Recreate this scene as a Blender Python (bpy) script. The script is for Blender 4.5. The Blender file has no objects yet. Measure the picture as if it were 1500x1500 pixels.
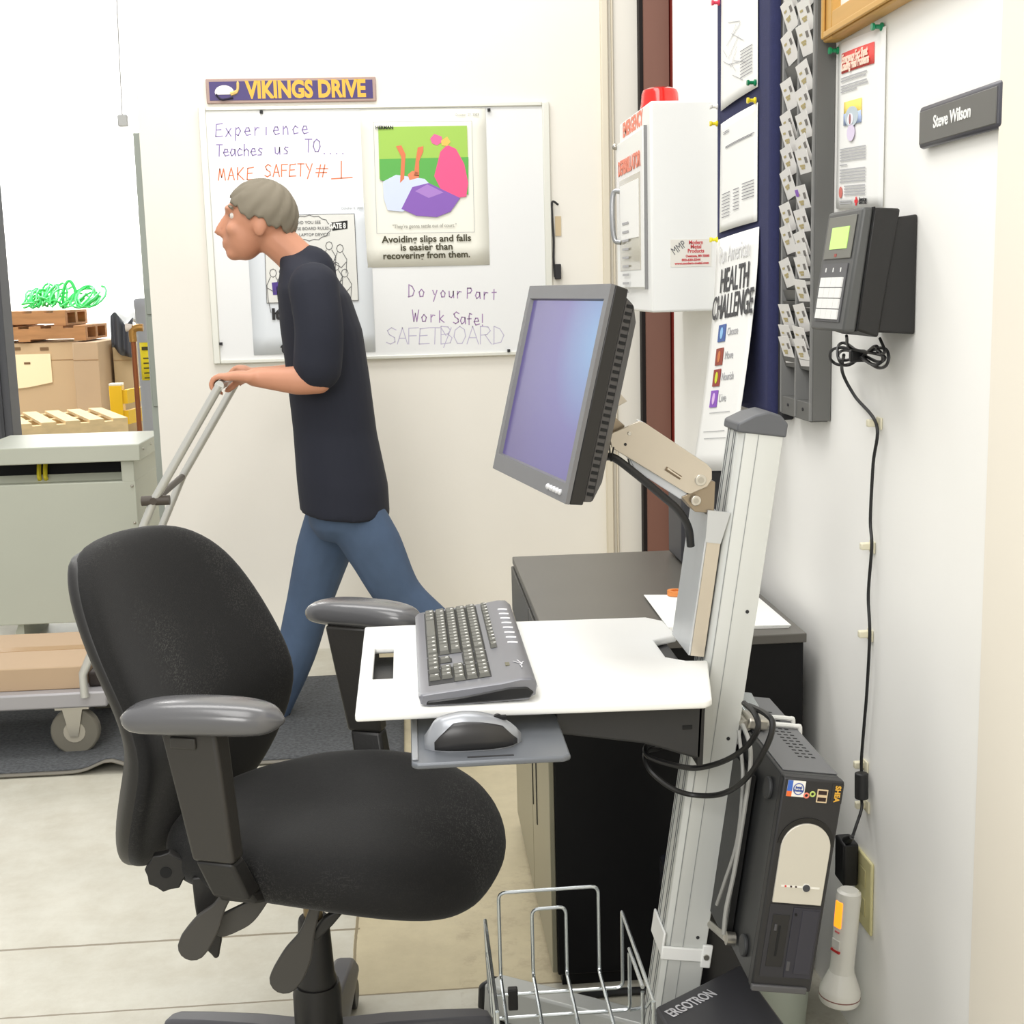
import bpy, bmesh, math, random
from mathutils import Vector, Matrix, Euler
from math import sin, cos, pi, radians
random.seed(7)
C = bpy.context.scene.collection

# ------------------------------------------------------------------ camera, world, light
FPX, CAMH = 1962.0, 1.36
_Y = Vector((-160, 325, -FPX)).normalized()
_U = -Vector((305, -11850, -FPX)).normalized()
_U = (_U - _Y * _U.dot(_Y)).normalized()
_X = _Y.cross(_U)
ROT = Matrix((_X, _Y, _U))                     # camera axes -> world axes
CAM = Vector((0, 0, CAMH))
cam_data = bpy.data.cameras.new('camera')
cam_data.sensor_width = 36; cam_data.sensor_height = 36; cam_data.sensor_fit = 'HORIZONTAL'
cam_data.lens = FPX / 1500 * 36
cam_data.clip_start = 0.05; cam_data.clip_end = 200
cam = bpy.data.objects.new('camera', cam_data); C.objects.link(cam)
cam.matrix_world = Matrix.Translation(CAM) @ ROT.to_4x4()
bpy.context.scene.camera = cam

wd = bpy.data.worlds.new('world'); bpy.context.scene.world = wd
wd.use_nodes = True
wd.node_tree.nodes['Background'].inputs[0].default_value = (1.0, 0.99, 0.97, 1)
wd.node_tree.nodes['Background'].inputs[1].default_value = 0.68

def area(name, loc, target, size, energy, color=(1, .97, .92), sy=None):
    L = bpy.data.lights.new(name, 'AREA'); L.energy = energy; L.color = color
    L.shape = 'RECTANGLE'; L.size = size; L.size_y = sy or size
    o = bpy.data.objects.new(name, L); C.objects.link(o)
    o.location = loc
    o.rotation_euler = (Vector(target) - Vector(loc)).to_track_quat('-Z', 'Y').to_euler()
    return o
area('ceiling_and_fill', (-0.6, 1.3, 3.6), (-0.6, 1.31, 0), 1.2, 52, color=(1, .985, .96), sy=2.4)
area('ceiling_and_fill', (-0.4, 3.9, 3.6), (-0.4, 3.91, 0), 2.4, 46, color=(1, .985, .96), sy=0.8)
area('ceiling_and_fill', (-1.2, -1.6, 2.8), (0.2, 2.6, 0.7), 1.6, 82, color=(1, .985, .96))  # fill added behind the camera to brighten faces turned toward it
area('warehouse_fill', (-4.0, 11.0, 5.5), (-4.0, 12.2, 0), 3, 330, color=(1, .98, .95))  # added lamp that brightens the cartons and pallets
area('warehouse_fill', (-4.0, 14.8, 4.2), (-4.2, 17.0, 2.2), 5, 650, color=(1, .99, .97), sy=1.5)  # added lamp aimed at the far wall so that it burns out white
vs = bpy.context.scene.view_settings
vs.view_transform = 'Standard'; vs.look = 'None'; vs.gamma = 1.0; vs.exposure = 0.0; vs.use_curve_mapping = False

# ------------------------------------------------------------------ helpers
def ray(px, py): return ROT @ Vector((px - 750, 750 - py, -FPX))
def az(px, py, z): d = ray(px, py); return CAM + d * ((z - CAMH) / d.z)
def ay(px, py, y): d = ray(px, py); return CAM + d * (y / d.y)
def ax(px, py, x): d = ray(px, py); return CAM + d * (x / d.x)

def lin(c):
    out = []
    for v in c[:3]:
        v /= 255.0
        out.append(v / 12.92 if v <= .04045 else ((v + .055) / 1.055) ** 2.4)
    return (*out, 1)

MATS = {}
def M(name, rgb, rough=.5, metal=0, var=0, vscale=6, bump=0, bscale=80, emit=0, coat=0, trans=0, spec=.5, stretch=None):
    """procedural material: base colour with optional soft colour variation and bump."""
    if name in MATS: return MATS[name]
    m = bpy.data.materials.new(name); m.use_nodes = True
    nt = m.node_tree; b = nt.nodes['Principled BSDF']
    b.inputs['Base Color'].default_value = lin(rgb)
    b.inputs['Roughness'].default_value = rough
    b.inputs['Metallic'].default_value = metal
    b.inputs['Specular IOR Level'].default_value = spec
    if coat: b.inputs['Coat Weight'].default_value = coat; b.inputs['Coat Roughness'].default_value = .15
    if trans: b.inputs['Transmission Weight'].default_value = trans
    if emit:
        b.inputs['Emission Color'].default_value = lin(rgb); b.inputs['Emission Strength'].default_value = emit
    tc = nt.nodes.new('ShaderNodeTexCoord')
    src = tc.outputs['Object']
    if stretch:
        mp = nt.nodes.new('ShaderNodeMapping'); mp.inputs['Scale'].default_value = stretch
        nt.links.new(src, mp.inputs['Vector']); src = mp.outputs['Vector']
    if var:
        n = nt.nodes.new('ShaderNodeTexNoise'); n.inputs['Scale'].default_value = vscale; n.inputs['Detail'].default_value = 6
        nt.links.new(src, n.inputs['Vector'])
        mx = nt.nodes.new('ShaderNodeMix'); mx.data_type = 'RGBA'
        a = lin([max(0, v * (1 - var)) for v in rgb]); c2 = lin([min(255, v * (1 + var * .6)) for v in rgb])
        mx.inputs[6].default_value = a; mx.inputs[7].default_value = c2
        nt.links.new(n.outputs['Fac'], mx.inputs[0]); nt.links.new(mx.outputs[2], b.inputs['Base Color'])
    if bump:
        n2 = nt.nodes.new('ShaderNodeTexNoise'); n2.inputs['Scale'].default_value = bscale; n2.inputs['Detail'].default_value = 3
        nt.links.new(src, n2.inputs['Vector'])
        bp = nt.nodes.new('ShaderNodeBump'); bp.inputs['Strength'].default_value = bump; bp.inputs['Distance'].default_value = .002
        nt.links.new(n2.outputs['Fac'], bp.inputs['Height']); nt.links.new(bp.outputs['Normal'], b.inputs['Normal'])
    MATS[name] = m
    return m

def wm(o):
    w = o.matrix_basis.copy()
    return w if o.parent is None else wm(o.parent) @ o.matrix_parent_inverse @ w

def finish(o, mat, parent):
    if mat is not None: o.data.materials.append(mat)
    C.objects.link(o)
    if parent is not None:
        o.parent = parent; o.matrix_parent_inverse = wm(parent).inverted()
    return o

class MB:
    def __init__(s): s.bm = bmesh.new()
    def quad(s, *p): 
        vs = [s.bm.verts.new(v) for v in p]; s.bm.faces.new(vs); return s
    def hull(s, b, t):
        """bottom ring and top ring (same count) -> closed solid"""
        n = len(b); vb = [s.bm.verts.new(v) for v in b]; vt = [s.bm.verts.new(v) for v in t]
        s.bm.faces.new(list(reversed(vb))); s.bm.faces.new(vt)
        for i in range(n): s.bm.faces.new((vb[i], vb[(i + 1) % n], vt[(i + 1) % n], vt[i]))
        return s
    def box(s, lo, hi, m=None):
        x0, y0, z0 = lo; x1, y1, z1 = hi
        b = [Vector(p) for p in ((x0, y0, z0), (x1, y0, z0), (x1, y1, z0), (x0, y1, z0))]
        t = [Vector(p) for p in ((x0, y0, z1), (x1, y0, z1), (x1, y1, z1), (x0, y1, z1))]
        if m is not None: b = [m @ v for v in b]; t = [m @ v for v in t]
        return s.hull(b, t)
    def cbox(s, c, d, m=None):
        return s.box([c[i] - d[i] / 2 for i in range(3)], [c[i] + d[i] / 2 for i in range(3)], m)
    def prism(s, pts, vec):
        vec = Vector(vec); pts = [Vector(p) for p in pts]
        return s.hull(pts, [p + vec for p in pts])
    def loft(s, rings, cap=True, closed=True):
        R = [[s.bm.verts.new(v) for v in r] for r in rings]
        n = len(R[0])
        for a, b in zip(R, R[1:]):
            for i in range(n if closed else n - 1):
                j = (i + 1) % n
                s.bm.faces.new((a[i], a[j], b[j], b[i]))
        if cap and closed:
            s.bm.faces.new(list(reversed(R[0]))); s.bm.faces.new(R[-1])
        return s
    def cyl(s, p0, p1, r0, r1=None, n=20):
        p0 = Vector(p0); p1 = Vector(p1); r1 = r0 if r1 is None else r1
        q = (p1 - p0).to_track_quat('Z', 'Y').to_matrix()
        f = lambda p, r: [p + q @ Vector((r * cos(2 * pi * i / n), r * sin(2 * pi * i / n), 0)) for i in range(n)]
        return s.hull(f(p0, r0), f(p1, r1))
    def lathe(s, prof, p0, axis=(0, 0, 1), n=28):
        """prof: (radius, height) list along axis from p0"""
        p0 = Vector(p0); q = Vector(axis).to_track_quat('Z', 'Y').to_matrix()
        return s.loft([[p0 + q @ Vector((max(r, 1e-4) * cos(2 * pi * i / n), max(r, 1e-4) * sin(2 * pi * i / n), h)) for i in range(n)] for r, h in prof])
    def tube(s, pts, r, n=8, closed=False):
        P = [Vector(p) for p in pts]; rings = []
        nrm = None
        for i, p in enumerate(P):
            if closed: d = P[(i + 1) % len(P)] - P[i - 1]
            else: d = P[min(i + 1, len(P) - 1)] - P[max(i - 1, 0)]
            d.normalize()
            if nrm is None:
                nrm = d.orthogonal().normalized()
            else:
                nrm = (nrm - d * nrm.dot(d))
                nrm = nrm.normalized() if nrm.length > 1e-6 else d.orthogonal().normalized()
            bn = d.cross(nrm)
            rr = r[i] if isinstance(r, (list, tuple)) else r
            rings.append([p + (nrm * cos(2 * pi * k / n) + bn * sin(2 * pi * k / n)) * rr for k in range(n)])
        if closed: rings.append(rings[0])
        return s.loft(rings, cap=not closed)
    def grid(s, f, nu, nv):
        V = [[s.bm.verts.new(f(u / nu, v / nv)) for v in range(nv + 1)] for u in range(nu + 1)]
        for a in range(nu):
            for b in range(nv): s.bm.faces.new((V[a][b], V[a + 1][b], V[a + 1][b + 1], V[a][b + 1]))
        return s
    def sphere(s, c, r, m=None, u=20, v=12):
        r = r if isinstance(r, (tuple, list)) else (r, r, r)
        mt = Matrix.Translation(Vector(c)) @ (m.to_4x4() if m is not None else Matrix()) @ Matrix.Diagonal((*r, 1))
        bmesh.ops.create_uvsphere(s.bm, u_segments=u, v_segments=v, radius=1, matrix=mt)
        return s
    def build(s, name, mat, parent=None, bevel=0, seg=2, sub=0, ang=40, m=None, solid=0):
        if m is not None: s.bm.transform(m)
        bmesh.ops.remove_doubles(s.bm, verts=s.bm.verts, dist=1e-6)
        bmesh.ops.recalc_face_normals(s.bm, faces=s.bm.faces)
        me = bpy.data.meshes.new(name); s.bm.to_mesh(me); s.bm.free()
        for p in me.polygons: p.use_smooth = True
        me.set_sharp_from_angle(angle=radians(ang))
        o = bpy.data.objects.new(name, me)
        if solid:
            k = o.modifiers.new('solid', 'SOLIDIFY'); k.thickness = solid; k.offset = 0
        if bevel:
            k = o.modifiers.new('bevel', 'BEVEL'); k.width = bevel; k.segments = seg; k.limit_method = 'ANGLE'; k.angle_limit = radians(32)
            k.harden_normals = False
        if sub:
            k = o.modifiers.new('sub', 'SUBSURF'); k.levels = sub; k.render_levels = sub
        return finish(o, mat, parent)

def spl(pts, n=8):
    """Catmull-Rom through points"""
    P = [Vector(p) for p in pts]; P = [P[0] * 2 - P[1]] + P + [P[-1] * 2 - P[-2]]
    out = []
    for i in range(1, len(P) - 2):
        a, b, c, d = P[i - 1:i + 3]
        for k in range(n):
            t = k / n
            out.append(.5 * ((2 * b) + (c - a) * t + (2 * a - 5 * b + 4 * c - d) * t * t + (3 * b - a - 3 * c + d) * t ** 3))
    out.append(P[-2].copy())
    return out

def tag(o, label=None, cat=None, group=None, kind=None):
    if label: o['label'] = label
    if cat: o['category'] = cat
    if group: o['group'] = group
    if kind: o['kind'] = kind
    return o
def thing(name, label, cat, loc=(0, 0, 0), rotz=0, group=None):
    o = bpy.data.objects.new(name, None); C.objects.link(o)
    o.empty_display_size = .05
    o.location = loc; o.rotation_euler = (0, 0, rotz)
    return tag(o, label, cat, group)
def struct(mb, name, mat, **k):
    return tag(mb.build(name, mat, **k), kind='structure')

FACE_BACK = Matrix(((1, 0, 0), (0, 0, -1), (0, 1, 0)))       # text plane facing -y
FACE_RIGHT = Matrix(((0, 0, -1), (-1, 0, 0), (0, 1, 0)))     # text plane facing -x
def frame(x, y):
    """3x3 with columns x, y, x cross y"""
    x = Vector(x).normalized(); y = (Vector(y) - x * Vector(y).dot(x)).normalized(); z = x.cross(y)
    return Matrix((x, y, z)).transposed()

def text(body, loc, rot, size, mat, parent, name='lettering', bold=0, align='CENTER', width=None, sx=1, shear=0, extr=.0003):
    cu = bpy.data.curves.new('t', 'FONT'); cu.body = body; cu.size = size
    cu.align_x = align; cu.align_y = 'CENTER'; cu.offset = bold; cu.extrude = extr; cu.shear = shear
    cu.resolution_u = 3
    o = bpy.data.objects.new('t', cu); C.objects.link(o)
    me = bpy.data.meshes.new_from_object(o.evaluated_get(bpy.context.evaluated_depsgraph_get()))
    bpy.data.objects.remove(o)
    if width and len(me.vertices):
        xs = [v.co.x for v in me.vertices]; w = max(xs) - min(xs)
        sx = width / w
    me.transform(Matrix.Translation(Vector(loc)) @ rot.to_4x4() @ Matrix.Diagonal((sx, 1, 1, 1)))
    me.materials.clear(); me.name = name
    ob = bpy.data.objects.new(name, me)
    return finish(ob, mat, parent)

def ribbons(mb, lines, w, nrm):
    """flat ink strokes: polylines of world points, width w, in the plane with normal nrm"""
    nrm = Vector(nrm)
    for ln in lines:
        P = [Vector(p) for p in ln]
        for a, b in zip(P, P[1:]):
            d = b - a
            if d.length < 1e-6: continue
            d.normalize(); s = nrm.cross(d).normalized() * w / 2; e = d * w * .35
            mb.quad(a - e - s, b + e - s, b + e + s, a - e + s)
    return mb

def copy_tree(o, parent=None):
    c = o.copy(); C.objects.link(c)
    if parent is not None: c.parent = parent
    for ch in list(o.children): copy_tree(ch, c)
    return c

# ------------------------------------------------------------------ materials
WHITE_WALL = M('white_wall_paint', (250, 249, 244), .55, var=.02, vscale=3, bump=.12, bscale=60)
BACK_WALL = M('back_wall_paint', (240, 236, 226), .6, var=.025, vscale=2.2, bump=.15, bscale=50)
CREAM = M('cream_paint', (226, 217, 196), .5, var=.02)
BLACK_PLASTIC = M('black_plastic', (22, 22, 23), .42, bump=.1, bscale=300)
DARK_PLASTIC = M('dark_grey_plastic', (42, 42, 44), .45, bump=.08, bscale=260)
GREY_PLASTIC = M('grey_plastic', (104, 105, 107), .45, bump=.06, bscale=260)
BRUSHED = M('brushed_aluminium', (204, 207, 209), .38, .55, var=.03, vscale=30, stretch=(1, 1, .05))
STEEL = M('zinc_steel', (190, 186, 176), .3, .9, var=.06, vscale=9)
CHROME = M('bright_wire', (200, 206, 208), .25, .9)
WHITE_METAL = M('white_powder_coat', (240, 241, 238), .35)
PAPER = M('white_paper', (244, 244, 240), .7)
INK = M('black_ink', (40, 40, 42), .7)
PALE_INK = M('pale_grey_ink', (176, 176, 178), .7)
# ------------------------------------------------------------------ setting
XW, YB = 0.77, 5.07

def concrete():
    m = bpy.data.materials.new('concrete_floor'); m.use_nodes = True
    nt = m.node_tree; L = nt.links; b = nt.nodes['Principled BSDF']; N = nt.nodes.new
    b.inputs['Roughness'].default_value = .42
    g = N('ShaderNodeNewGeometry'); sp = N('ShaderNodeSeparateXYZ'); L.new(g.outputs['Position'], sp.inputs[0])
    def math_(op, a, c=None, v=None):
        n = N('ShaderNodeMath'); n.operation = op
        if isinstance(a, (int, float)): n.inputs[0].default_value = a
        else: L.new(a, n.inputs[0])
        if c is not None: L.new(c, n.inputs[1])
        if v is not None: n.inputs[1].default_value = v
        return n.outputs[0]
    def noise(sc, det=6, rough=.6):
        n = N('ShaderNodeTexNoise'); n.inputs['Scale'].default_value = sc; n.inputs['Detail'].default_value = det; n.inputs['Roughness'].default_value = rough
        L.new(g.outputs['Position'], n.inputs['Vector']); return n.outputs['Fac']
    def mix(f, a, c):
        n = N('ShaderNodeMix'); n.data_type = 'RGBA'
        if isinstance(f, float): n.inputs[0].default_value = f
        else: L.new(f, n.inputs[0])
        for k, v in ((6, a), (7, c)):
            if isinstance(v, tuple): n.inputs[k].default_value = v
            else: L.new(v, n.inputs[k])
        return n.outputs[2]
    n1 = noise(2.3, 8, .65); n2 = noise(9, 8, .7); n3 = noise(60, 3)
    grey = mix(n1, lin((182, 180, 166)), lin((212, 209, 195)))
    tan = mix(n1, lin((178, 166, 132)), lin((212, 201, 170)))
    slab = math_('MULTIPLY', math_('GREATER_THAN', math_('ADD', sp.outputs[0], math_('MULTIPLY', n2, v=.012)), v=-.150),
                 math_('GREATER_THAN', sp.outputs[1], v=2.45))
    col = mix(slab, grey, tan)
    r = N('ShaderNodeValToRGB'); r.color_ramp.elements[0].position = .36; r.color_ramp.elements[1].position = .62
    L.new(n2, r.inputs[0])
    col = mix(math_('MULTIPLY', math_('SUBTRACT', 1.0, r.outputs[0]), v=.28), col, lin((150, 138, 112)))
    # old adhesive residue beside the cabinet
    q = N('ShaderNodeValToRGB'); q.color_ramp.elements[0].position = .5; q.color_ramp.elements[1].position = .72; L.new(noise(14, 8, .75), q.inputs[0])
    near = math_('MULTIPLY', math_('GREATER_THAN', sp.outputs[0], v=.06), math_('LESS_THAN', sp.outputs[1], v=3.0))
    col = mix(math_('MULTIPLY', math_('MULTIPLY', q.outputs[0], near), v=.5), col, lin((126, 105, 84)))
    # saw-cut joints
    w = math_('MULTIPLY', math_('SUBTRACT', n2, v=.5), v=.007)
    def joint(axis, at, half, cond=None):
        d = math_('ABSOLUTE', math_('SUBTRACT', math_('ADD', sp.outputs[axis], w), v=at))
        f = math_('LESS_THAN', d, v=half)
        return f if cond is None else math_('MULTIPLY', f, cond)
    left = math_('LESS_THAN', sp.outputs[0], v=-.145)
    jj = math_('MAXIMUM', joint(1, 2.730, .0042, left), math_('MAXIMUM', joint(0, -.152, .003, math_('GREATER_THAN', sp.outputs[1], v=2.45)), joint(1, 2.45, .0028)))
    col = mix(math_('MULTIPLY', jj, v=.75), col, lin((104, 88, 58)))
    L.new(col, b.inputs['Base Color'])
    bp = N('ShaderNodeBump'); bp.inputs['Strength'].default_value = .12; bp.inputs['Distance'].default_value = .003
    L.new(n3, bp.inputs['Height']); L.new(bp.outputs[0], b.inputs['Normal'])
    return m
struct(MB().box((-9, -2, -.1), (3, 18, 0)), 'floor', concrete())
struct(MB().box((-.924, YB, 0), (1.7, YB + .2, 3.3)), 'wall_back', BACK_WALL)
struct(MB().box((XW, -1.2, 0), (XW + .17, 3.82, 3.3)), 'wall_right', WHITE_WALL)
struct(MB().box((-9, 17, 0), (3, 17.2, 7)), 'wall_far', M('far_wall_paint', (236, 238, 236), .7))
# corner moulding and painted door stop beside the steel column
struct(MB().box((.752, YB - .03, 0), (.778, YB, 3.3)).box((.792, YB - .015, 0), (.80, YB, 3.3)), 'trim_1', CREAM, bevel=.006)
y0 = ax(1471, 300, XW).y
struct(MB().box((XW - .012, -1.1, 0), (XW, y0, 3.3)), 'trim_2', M('cream_casing', (241, 234, 219), .5), bevel=.003)
t = thing('steel_column', 'red-brown painted steel column in the corner behind the white emergency cabinet', 'column', (1.0, 5.0, 0))
RB = M('red_oxide_paint', (128, 88, 74), .5, var=.12, vscale=5, stretch=(1, 1, .3))
xa = ay(944, 300, 5.0).x; xb = ay(980, 300, 5.0).x
MB().box((xa, 4.985, 0), (xb, 5.0, 3.2)).build('web', RB, t)
MB().box((xb + .004, 4.95, 0), (xb + .016, 5.05, 3.2)).build('flange', M('red_primer', (120, 28, 18), .5, var=.5, vscale=1.2), t)
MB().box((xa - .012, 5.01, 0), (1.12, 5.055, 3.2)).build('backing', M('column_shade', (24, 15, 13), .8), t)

# ------------------------------------------------------------------ floor mat
mt = M('mat_pile', (82, 84, 86), .95, var=.6, vscale=95, bump=.8, bscale=420)
t = thing('floor_mat', 'dark grey carpet-top floor mat lying behind the office chair', 'mat', (-.9, 4.2, 0))
xr = az(592, 1083, 0).x
yn = az(80, 1134, 0).y; yf = az(480, 994, 0).y
def matz(x, y):  # a ripple in the near edge
    return .003 + .03 * math.exp(-((x + .90) / .055) ** 2 - ((y - yn) / .10) ** 2)
MB().grid(lambda u, v: Vector((-2.1 + u * (xr + 2.1), yn + v * (yf - yn), .007 + matz(-2.1 + u * (xr + 2.1), yn + v * (yf - yn)))), 90, 24).build('pile', mt, t, solid=.004)
MB().grid(lambda u, v: Vector((-2.1 + u * (xr + 2.1), yn - .022 + v * .024, .004 + matz(-2.1 + u * (xr + 2.1), yn))), 90, 1).build('rubber_edge', M('mat_rubber', (120, 116, 106), .7), t, solid=.004)

# floor tape in front of the transformer
t = tag(MB().box((-1.62, az(60, 974, 0).y - .01, .0005), (-.95, az(60, 967, 0).y + .01, .0015)).build('hazard_tape', M('tape_white', (238, 232, 224), .6)),
        'red and white striped hazard tape on the floor before the grey transformer', 'tape')
mb = MB(); yy0 = az(60, 974, 0).y - .01; yy1 = az(60, 967, 0).y + .01
for i in range(3):
    x = -1.60 + i * .19
    mb.quad((x, yy1, .0018), (x + .085, yy1, .0018), (x + .085 + .09, yy0, .0018), (x + .09, yy0, .0018))
mb.build('stripe', M('tape_red', (222, 74, 52), .6), t)

# ------------------------------------------------------------------ transformer cabinet in the opening
TG = M('machine_grey_paint', (189, 192, 177), .42, var=.02, vscale=4)
TB = M('dark_opening', (10, 11, 12), .8)
t = thing('transformer', 'grey-green steel transformer cabinet on short feet in the wall opening', 'transformer', (-1.35, 5.5, 0))
x0, x1, yf_, yb_ = -1.640, -1.066, 5.25, 5.74
zt = .80
MB().box((x0, yf_ + .01, .10), (x1, yb_, .655)).box((x1 - .05, yf_ + .01, .65), (x1, yb_, .735)).build('body', TG, t, bevel=.004)
MB().box((x0 - .03, yf_ - .012, .735), (x1 + .03, yb_ + .02, zt)).build('lid', TG, t, bevel=.004)
MB().box((x0, yf_ + .13, .655), (x1 - .05, yb_, .735)).build('vent_opening', TB, t)
MB().hull([Vector(p) for p in ((x0, yf_ + .012, .60), (x1 - .055, yf_ + .012, .60), (x1 - .055, yf_ + .02, .60), (x0, yf_ + .02, .60))],
          [Vector(p) for p in ((x0, yf_ + .10, .68), (x1 - .055, yf_ + .10, .68), (x1 - .055, yf_ + .11, .68), (x0, yf_ + .11, .68))]).build('louvre', TG, t)
for xx in (x0 + .03, x1 - .10):
    MB().prism([(xx, yf_ + .06, 0), (xx + .06, yf_ + .06, 0), (xx + .06, yf_ + .06, .1), (xx + .045, yf_ + .06, .1)], (0, .36, 0)).build('foot', TG, t)
for (px, py) in ((204, 712), (207, 766)):
    p = ay(px, py, yf_)
    MB().sphere((x1 - .012, yf_ + .008, p.z), .006, u=10, v=6).build('bolt', STEEL, t)
for i in range(3):
    MB().sphere((x1 + .03, yf_ + .06 + i * .16, .775), .006, u=10, v=6).build('bolt', STEEL, t)
t = thing('strap', 'yellow strap hanging in the vent slot of the grey transformer cabinet', 'strap', (-1.44, 5.3, .7))
for dx in (0, .024):
    mb = MB(); mb.tube(spl([(-1.452 + dx, 5.37, .735), (-1.45 + dx, 5.345, .70), (-1.446 + dx, 5.325, .672), (-1.445 + dx, 5.345, .66)]), .009, 6)
    mb.build('strand', M('yellow_strap', (206, 190, 40), .6), t)

# door guide on the wall end, hinge plates
GG = M('galvanised_grey', (160, 166, 158), .5, .2, var=.04, vscale=8)
t = thing('door_guide', 'tall grey steel guide rail fixed to the end of the white wall', 'guide rail', (-.95, 5.29, 0))
ztop = ay(205, 195, 5.28).z
MB().box((-.984, 5.272, 0), (-.90, 5.292, ztop)).build('rail', GG, t)
for (ya, yb2) in ((422, 462), (462, 597)):
    MB().box((-.978, 5.262, ay(225, yb2, 5.27).z + .004), (-.932, 5.272, ay(225, ya, 5.27).z - .004)).build('hinge_plate', M('guide_plate', (150, 156, 148), .5, .2), t, bevel=.002)
MB().cyl((-.95, 5.258, ztop - .03), (-.95, 5.273, ztop - .03), .006).build('bolt', STEEL, t)

# pull cord
t = thing('pull_cord', 'thin grey pull cord with a small handle hanging in the bright opening', 'pull cord', (-1.15, 6.0, 2.1))
pa = ay(169, -40, 6.0); pb = ay(179, 168, 6.0)
MB().tube([pa, pb], .0035, 6).build('cord', M('cord_grey', (196, 197, 197), .6), t)
MB().box((pb.x - .02, pb.y - .012, pb.z - .05), (pb.x + .022, pb.y + .012, pb.z)).build('handle', M('handle_grey', (196, 197, 197), .5), t, bevel=.006)

# dark post at the picture's left edge, behind the transformer
xp = ay(12, 550, 6.6).x
t = thing('steel_post', 'dark grey upright steel post behind the transformer at the picture edge', 'post', (xp - .08, 6.6, 0))
DP = M('post_paint', (84, 85, 90), .5, var=.04)
MB().box((xp - .20, 6.6, 0), (xp, 6.75, 4.0)).build('shaft', DP, t, bevel=.004)
MB().box((xp - .05, 6.585, 0), (xp - .035, 6.6, 4.0)).build('seam', M('post_seam', (64, 65, 70), .5), t)

# bollard with yellow sign and copper pipe
pc = ay(212, 440, 7.0)
t = thing('bollard', 'light grey round bollard behind the transformer with a yellow notice on it', 'bollard', (pc.x, 7.0, 0))
MB().lathe([(0, 0), (.066, 0), (.066, 1.30), (.069, 1.305), (.069, 1.34), (.06, 1.352), (0, 1.354)], (pc.x, 7.07, 0)).build('tube', M('bollard_grey', (176, 178, 184), .45), t)
q0, q1 = ay(202, 502, 7.0), ay(219, 557, 7.0)
def curved(px0, px1, r, zz0, zz1, cx, cy):
    a0 = math.asin(max(-1, min(1, (px0 - cx) / r))); a1 = math.asin(max(-1, min(1, (px1 - cx) / r)))
    return MB().grid(lambda u, v: Vector((cx + r * sin(a0 + u * (a1 - a0)), cy - r * cos(a0 + u * (a1 - a0)), zz0 + v * (zz1 - zz0))), 8, 1)
sg = curved(pc.x - .045, pc.x + .04, .0675, q1.z, q0.z, pc.x, 7.07).build('notice', M('notice_yellow', (246, 222, 30), .5), t, solid=.001)
mb = MB()
for k, zz in enumerate((.0, .05, .075, .10, .125, .15)):
    ribbons(mb, [[(pc.x - .026, 7.07 - .0705, q0.z - .03 - zz), (pc.x + .022, 7.07 - .0705, q0.z - .03 - zz)]], .018 if k == 0 else .006, (0, -1, 0))
mb.build('printing', M('notice_ink', (70, 62, 20), .6), sg)
pp = ay(194, 482, 6.5); pq = ay(206, 640, 6.5)
t = thing('copper_pipe', 'brown copper water pipe with a brass elbow standing before the grey bollard', 'pipe', (pp.x, 6.5, 0))
CP = M('copper', (150, 88, 52), .4, .6, var=.1, vscale=12)
MB().cyl((pp.x, 6.5, 0), (pp.x, 6.5, pp.z - .03), .012).build('riser', CP, t)
MB().tube(spl([(pp.x, 6.5, pp.z - .06), (pp.x, 6.5, pp.z - .01), (pp.x + .02, 6.5, pp.z + .005), (pp.x + .05, 6.5, pp.z + .005)]), .018, 12).build('elbow', M('brass', (176, 132, 70), .35, .7), t)
MB().cyl((pp.x - .03, 6.5, pp.z + .008), (pp.x + .0, 6.5, pp.z + .008), .02, .014).build('valve', M('valve_white', (226, 214, 204), .5), t)

# ------------------------------------------------------------------ warehouse goods
CB = [M('cardboard_%d' % i, c, .8, var=.05, vscale=2) for i, c in enumerate(((200, 172, 136), (190, 164, 134), (188, 167, 132)))]
WOODS = M('pallet_wood', (232, 206, 158), .7, var=.12, vscale=4, stretch=(1, 6, 6))
WOODD = M('old_pallet_wood', (176, 128, 84), .8, var=.2, vscale=4, stretch=(1, 6, 6))
def pallet(name, label, x, y, z, wx, wy, mat, rot=0, group=None):
    t = thing(name, label, 'pallet', (x, y, z), rot, group)
    M4 = Matrix.Translation((x, y, z)) @ Matrix.Rotation(rot, 4, 'Z')
    for j in range(3):
        yy = -wy / 2 + j * (wy - .09) / 2
        MB().box((-wx / 2, yy, .02), (wx / 2, yy + .09, .12), M4).build('stringer', mat, t)
    for j in range(6):
        xx = -wx / 2 + j * (wx - .11) / 5
        MB().box((xx, -wy / 2, .12), (xx + .11, wy / 2, .142), M4).build('deck_board', mat, t)
    for j in range(3):
        xx = -wx / 2 + j * (wx - .11) / 2
        MB().box((xx, -wy / 2, 0), (xx + .11, wy / 2, .02), M4).build('base_board', mat, t)
    return t
for k, lb in enumerate(('pale new wooden pallet at the bottom of the floor stack behind the transformer', 'pale new wooden pallet in the middle of the floor stack behind the transformer', 'pale new wooden pallet on top of the floor stack, before the large carton')):
    pallet('pallet', lb, -2.86, 11.0, k * .146, 1.0, 1.15, WOODS, radians(16 + 3 * k), 'new pallets stacked on the floor')
def carton(label, x0, x1, y0, y1, z0, z1, m):
    t = thing('carton', label, 'carton', ((x0 + x1) / 2, (y0 + y1) / 2, z0))
    MB().box((x0, y0, z0), (x1, y1, z1)).build('box', m, t, bevel=.006)
    MB().box((x0, y0 - .003, z1 - .17), (x1, y0, z1 - .165)).build('flap_seam', M('carton_seam', (150, 116, 78), .8), t)
    return t
b13 = 13.2
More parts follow.
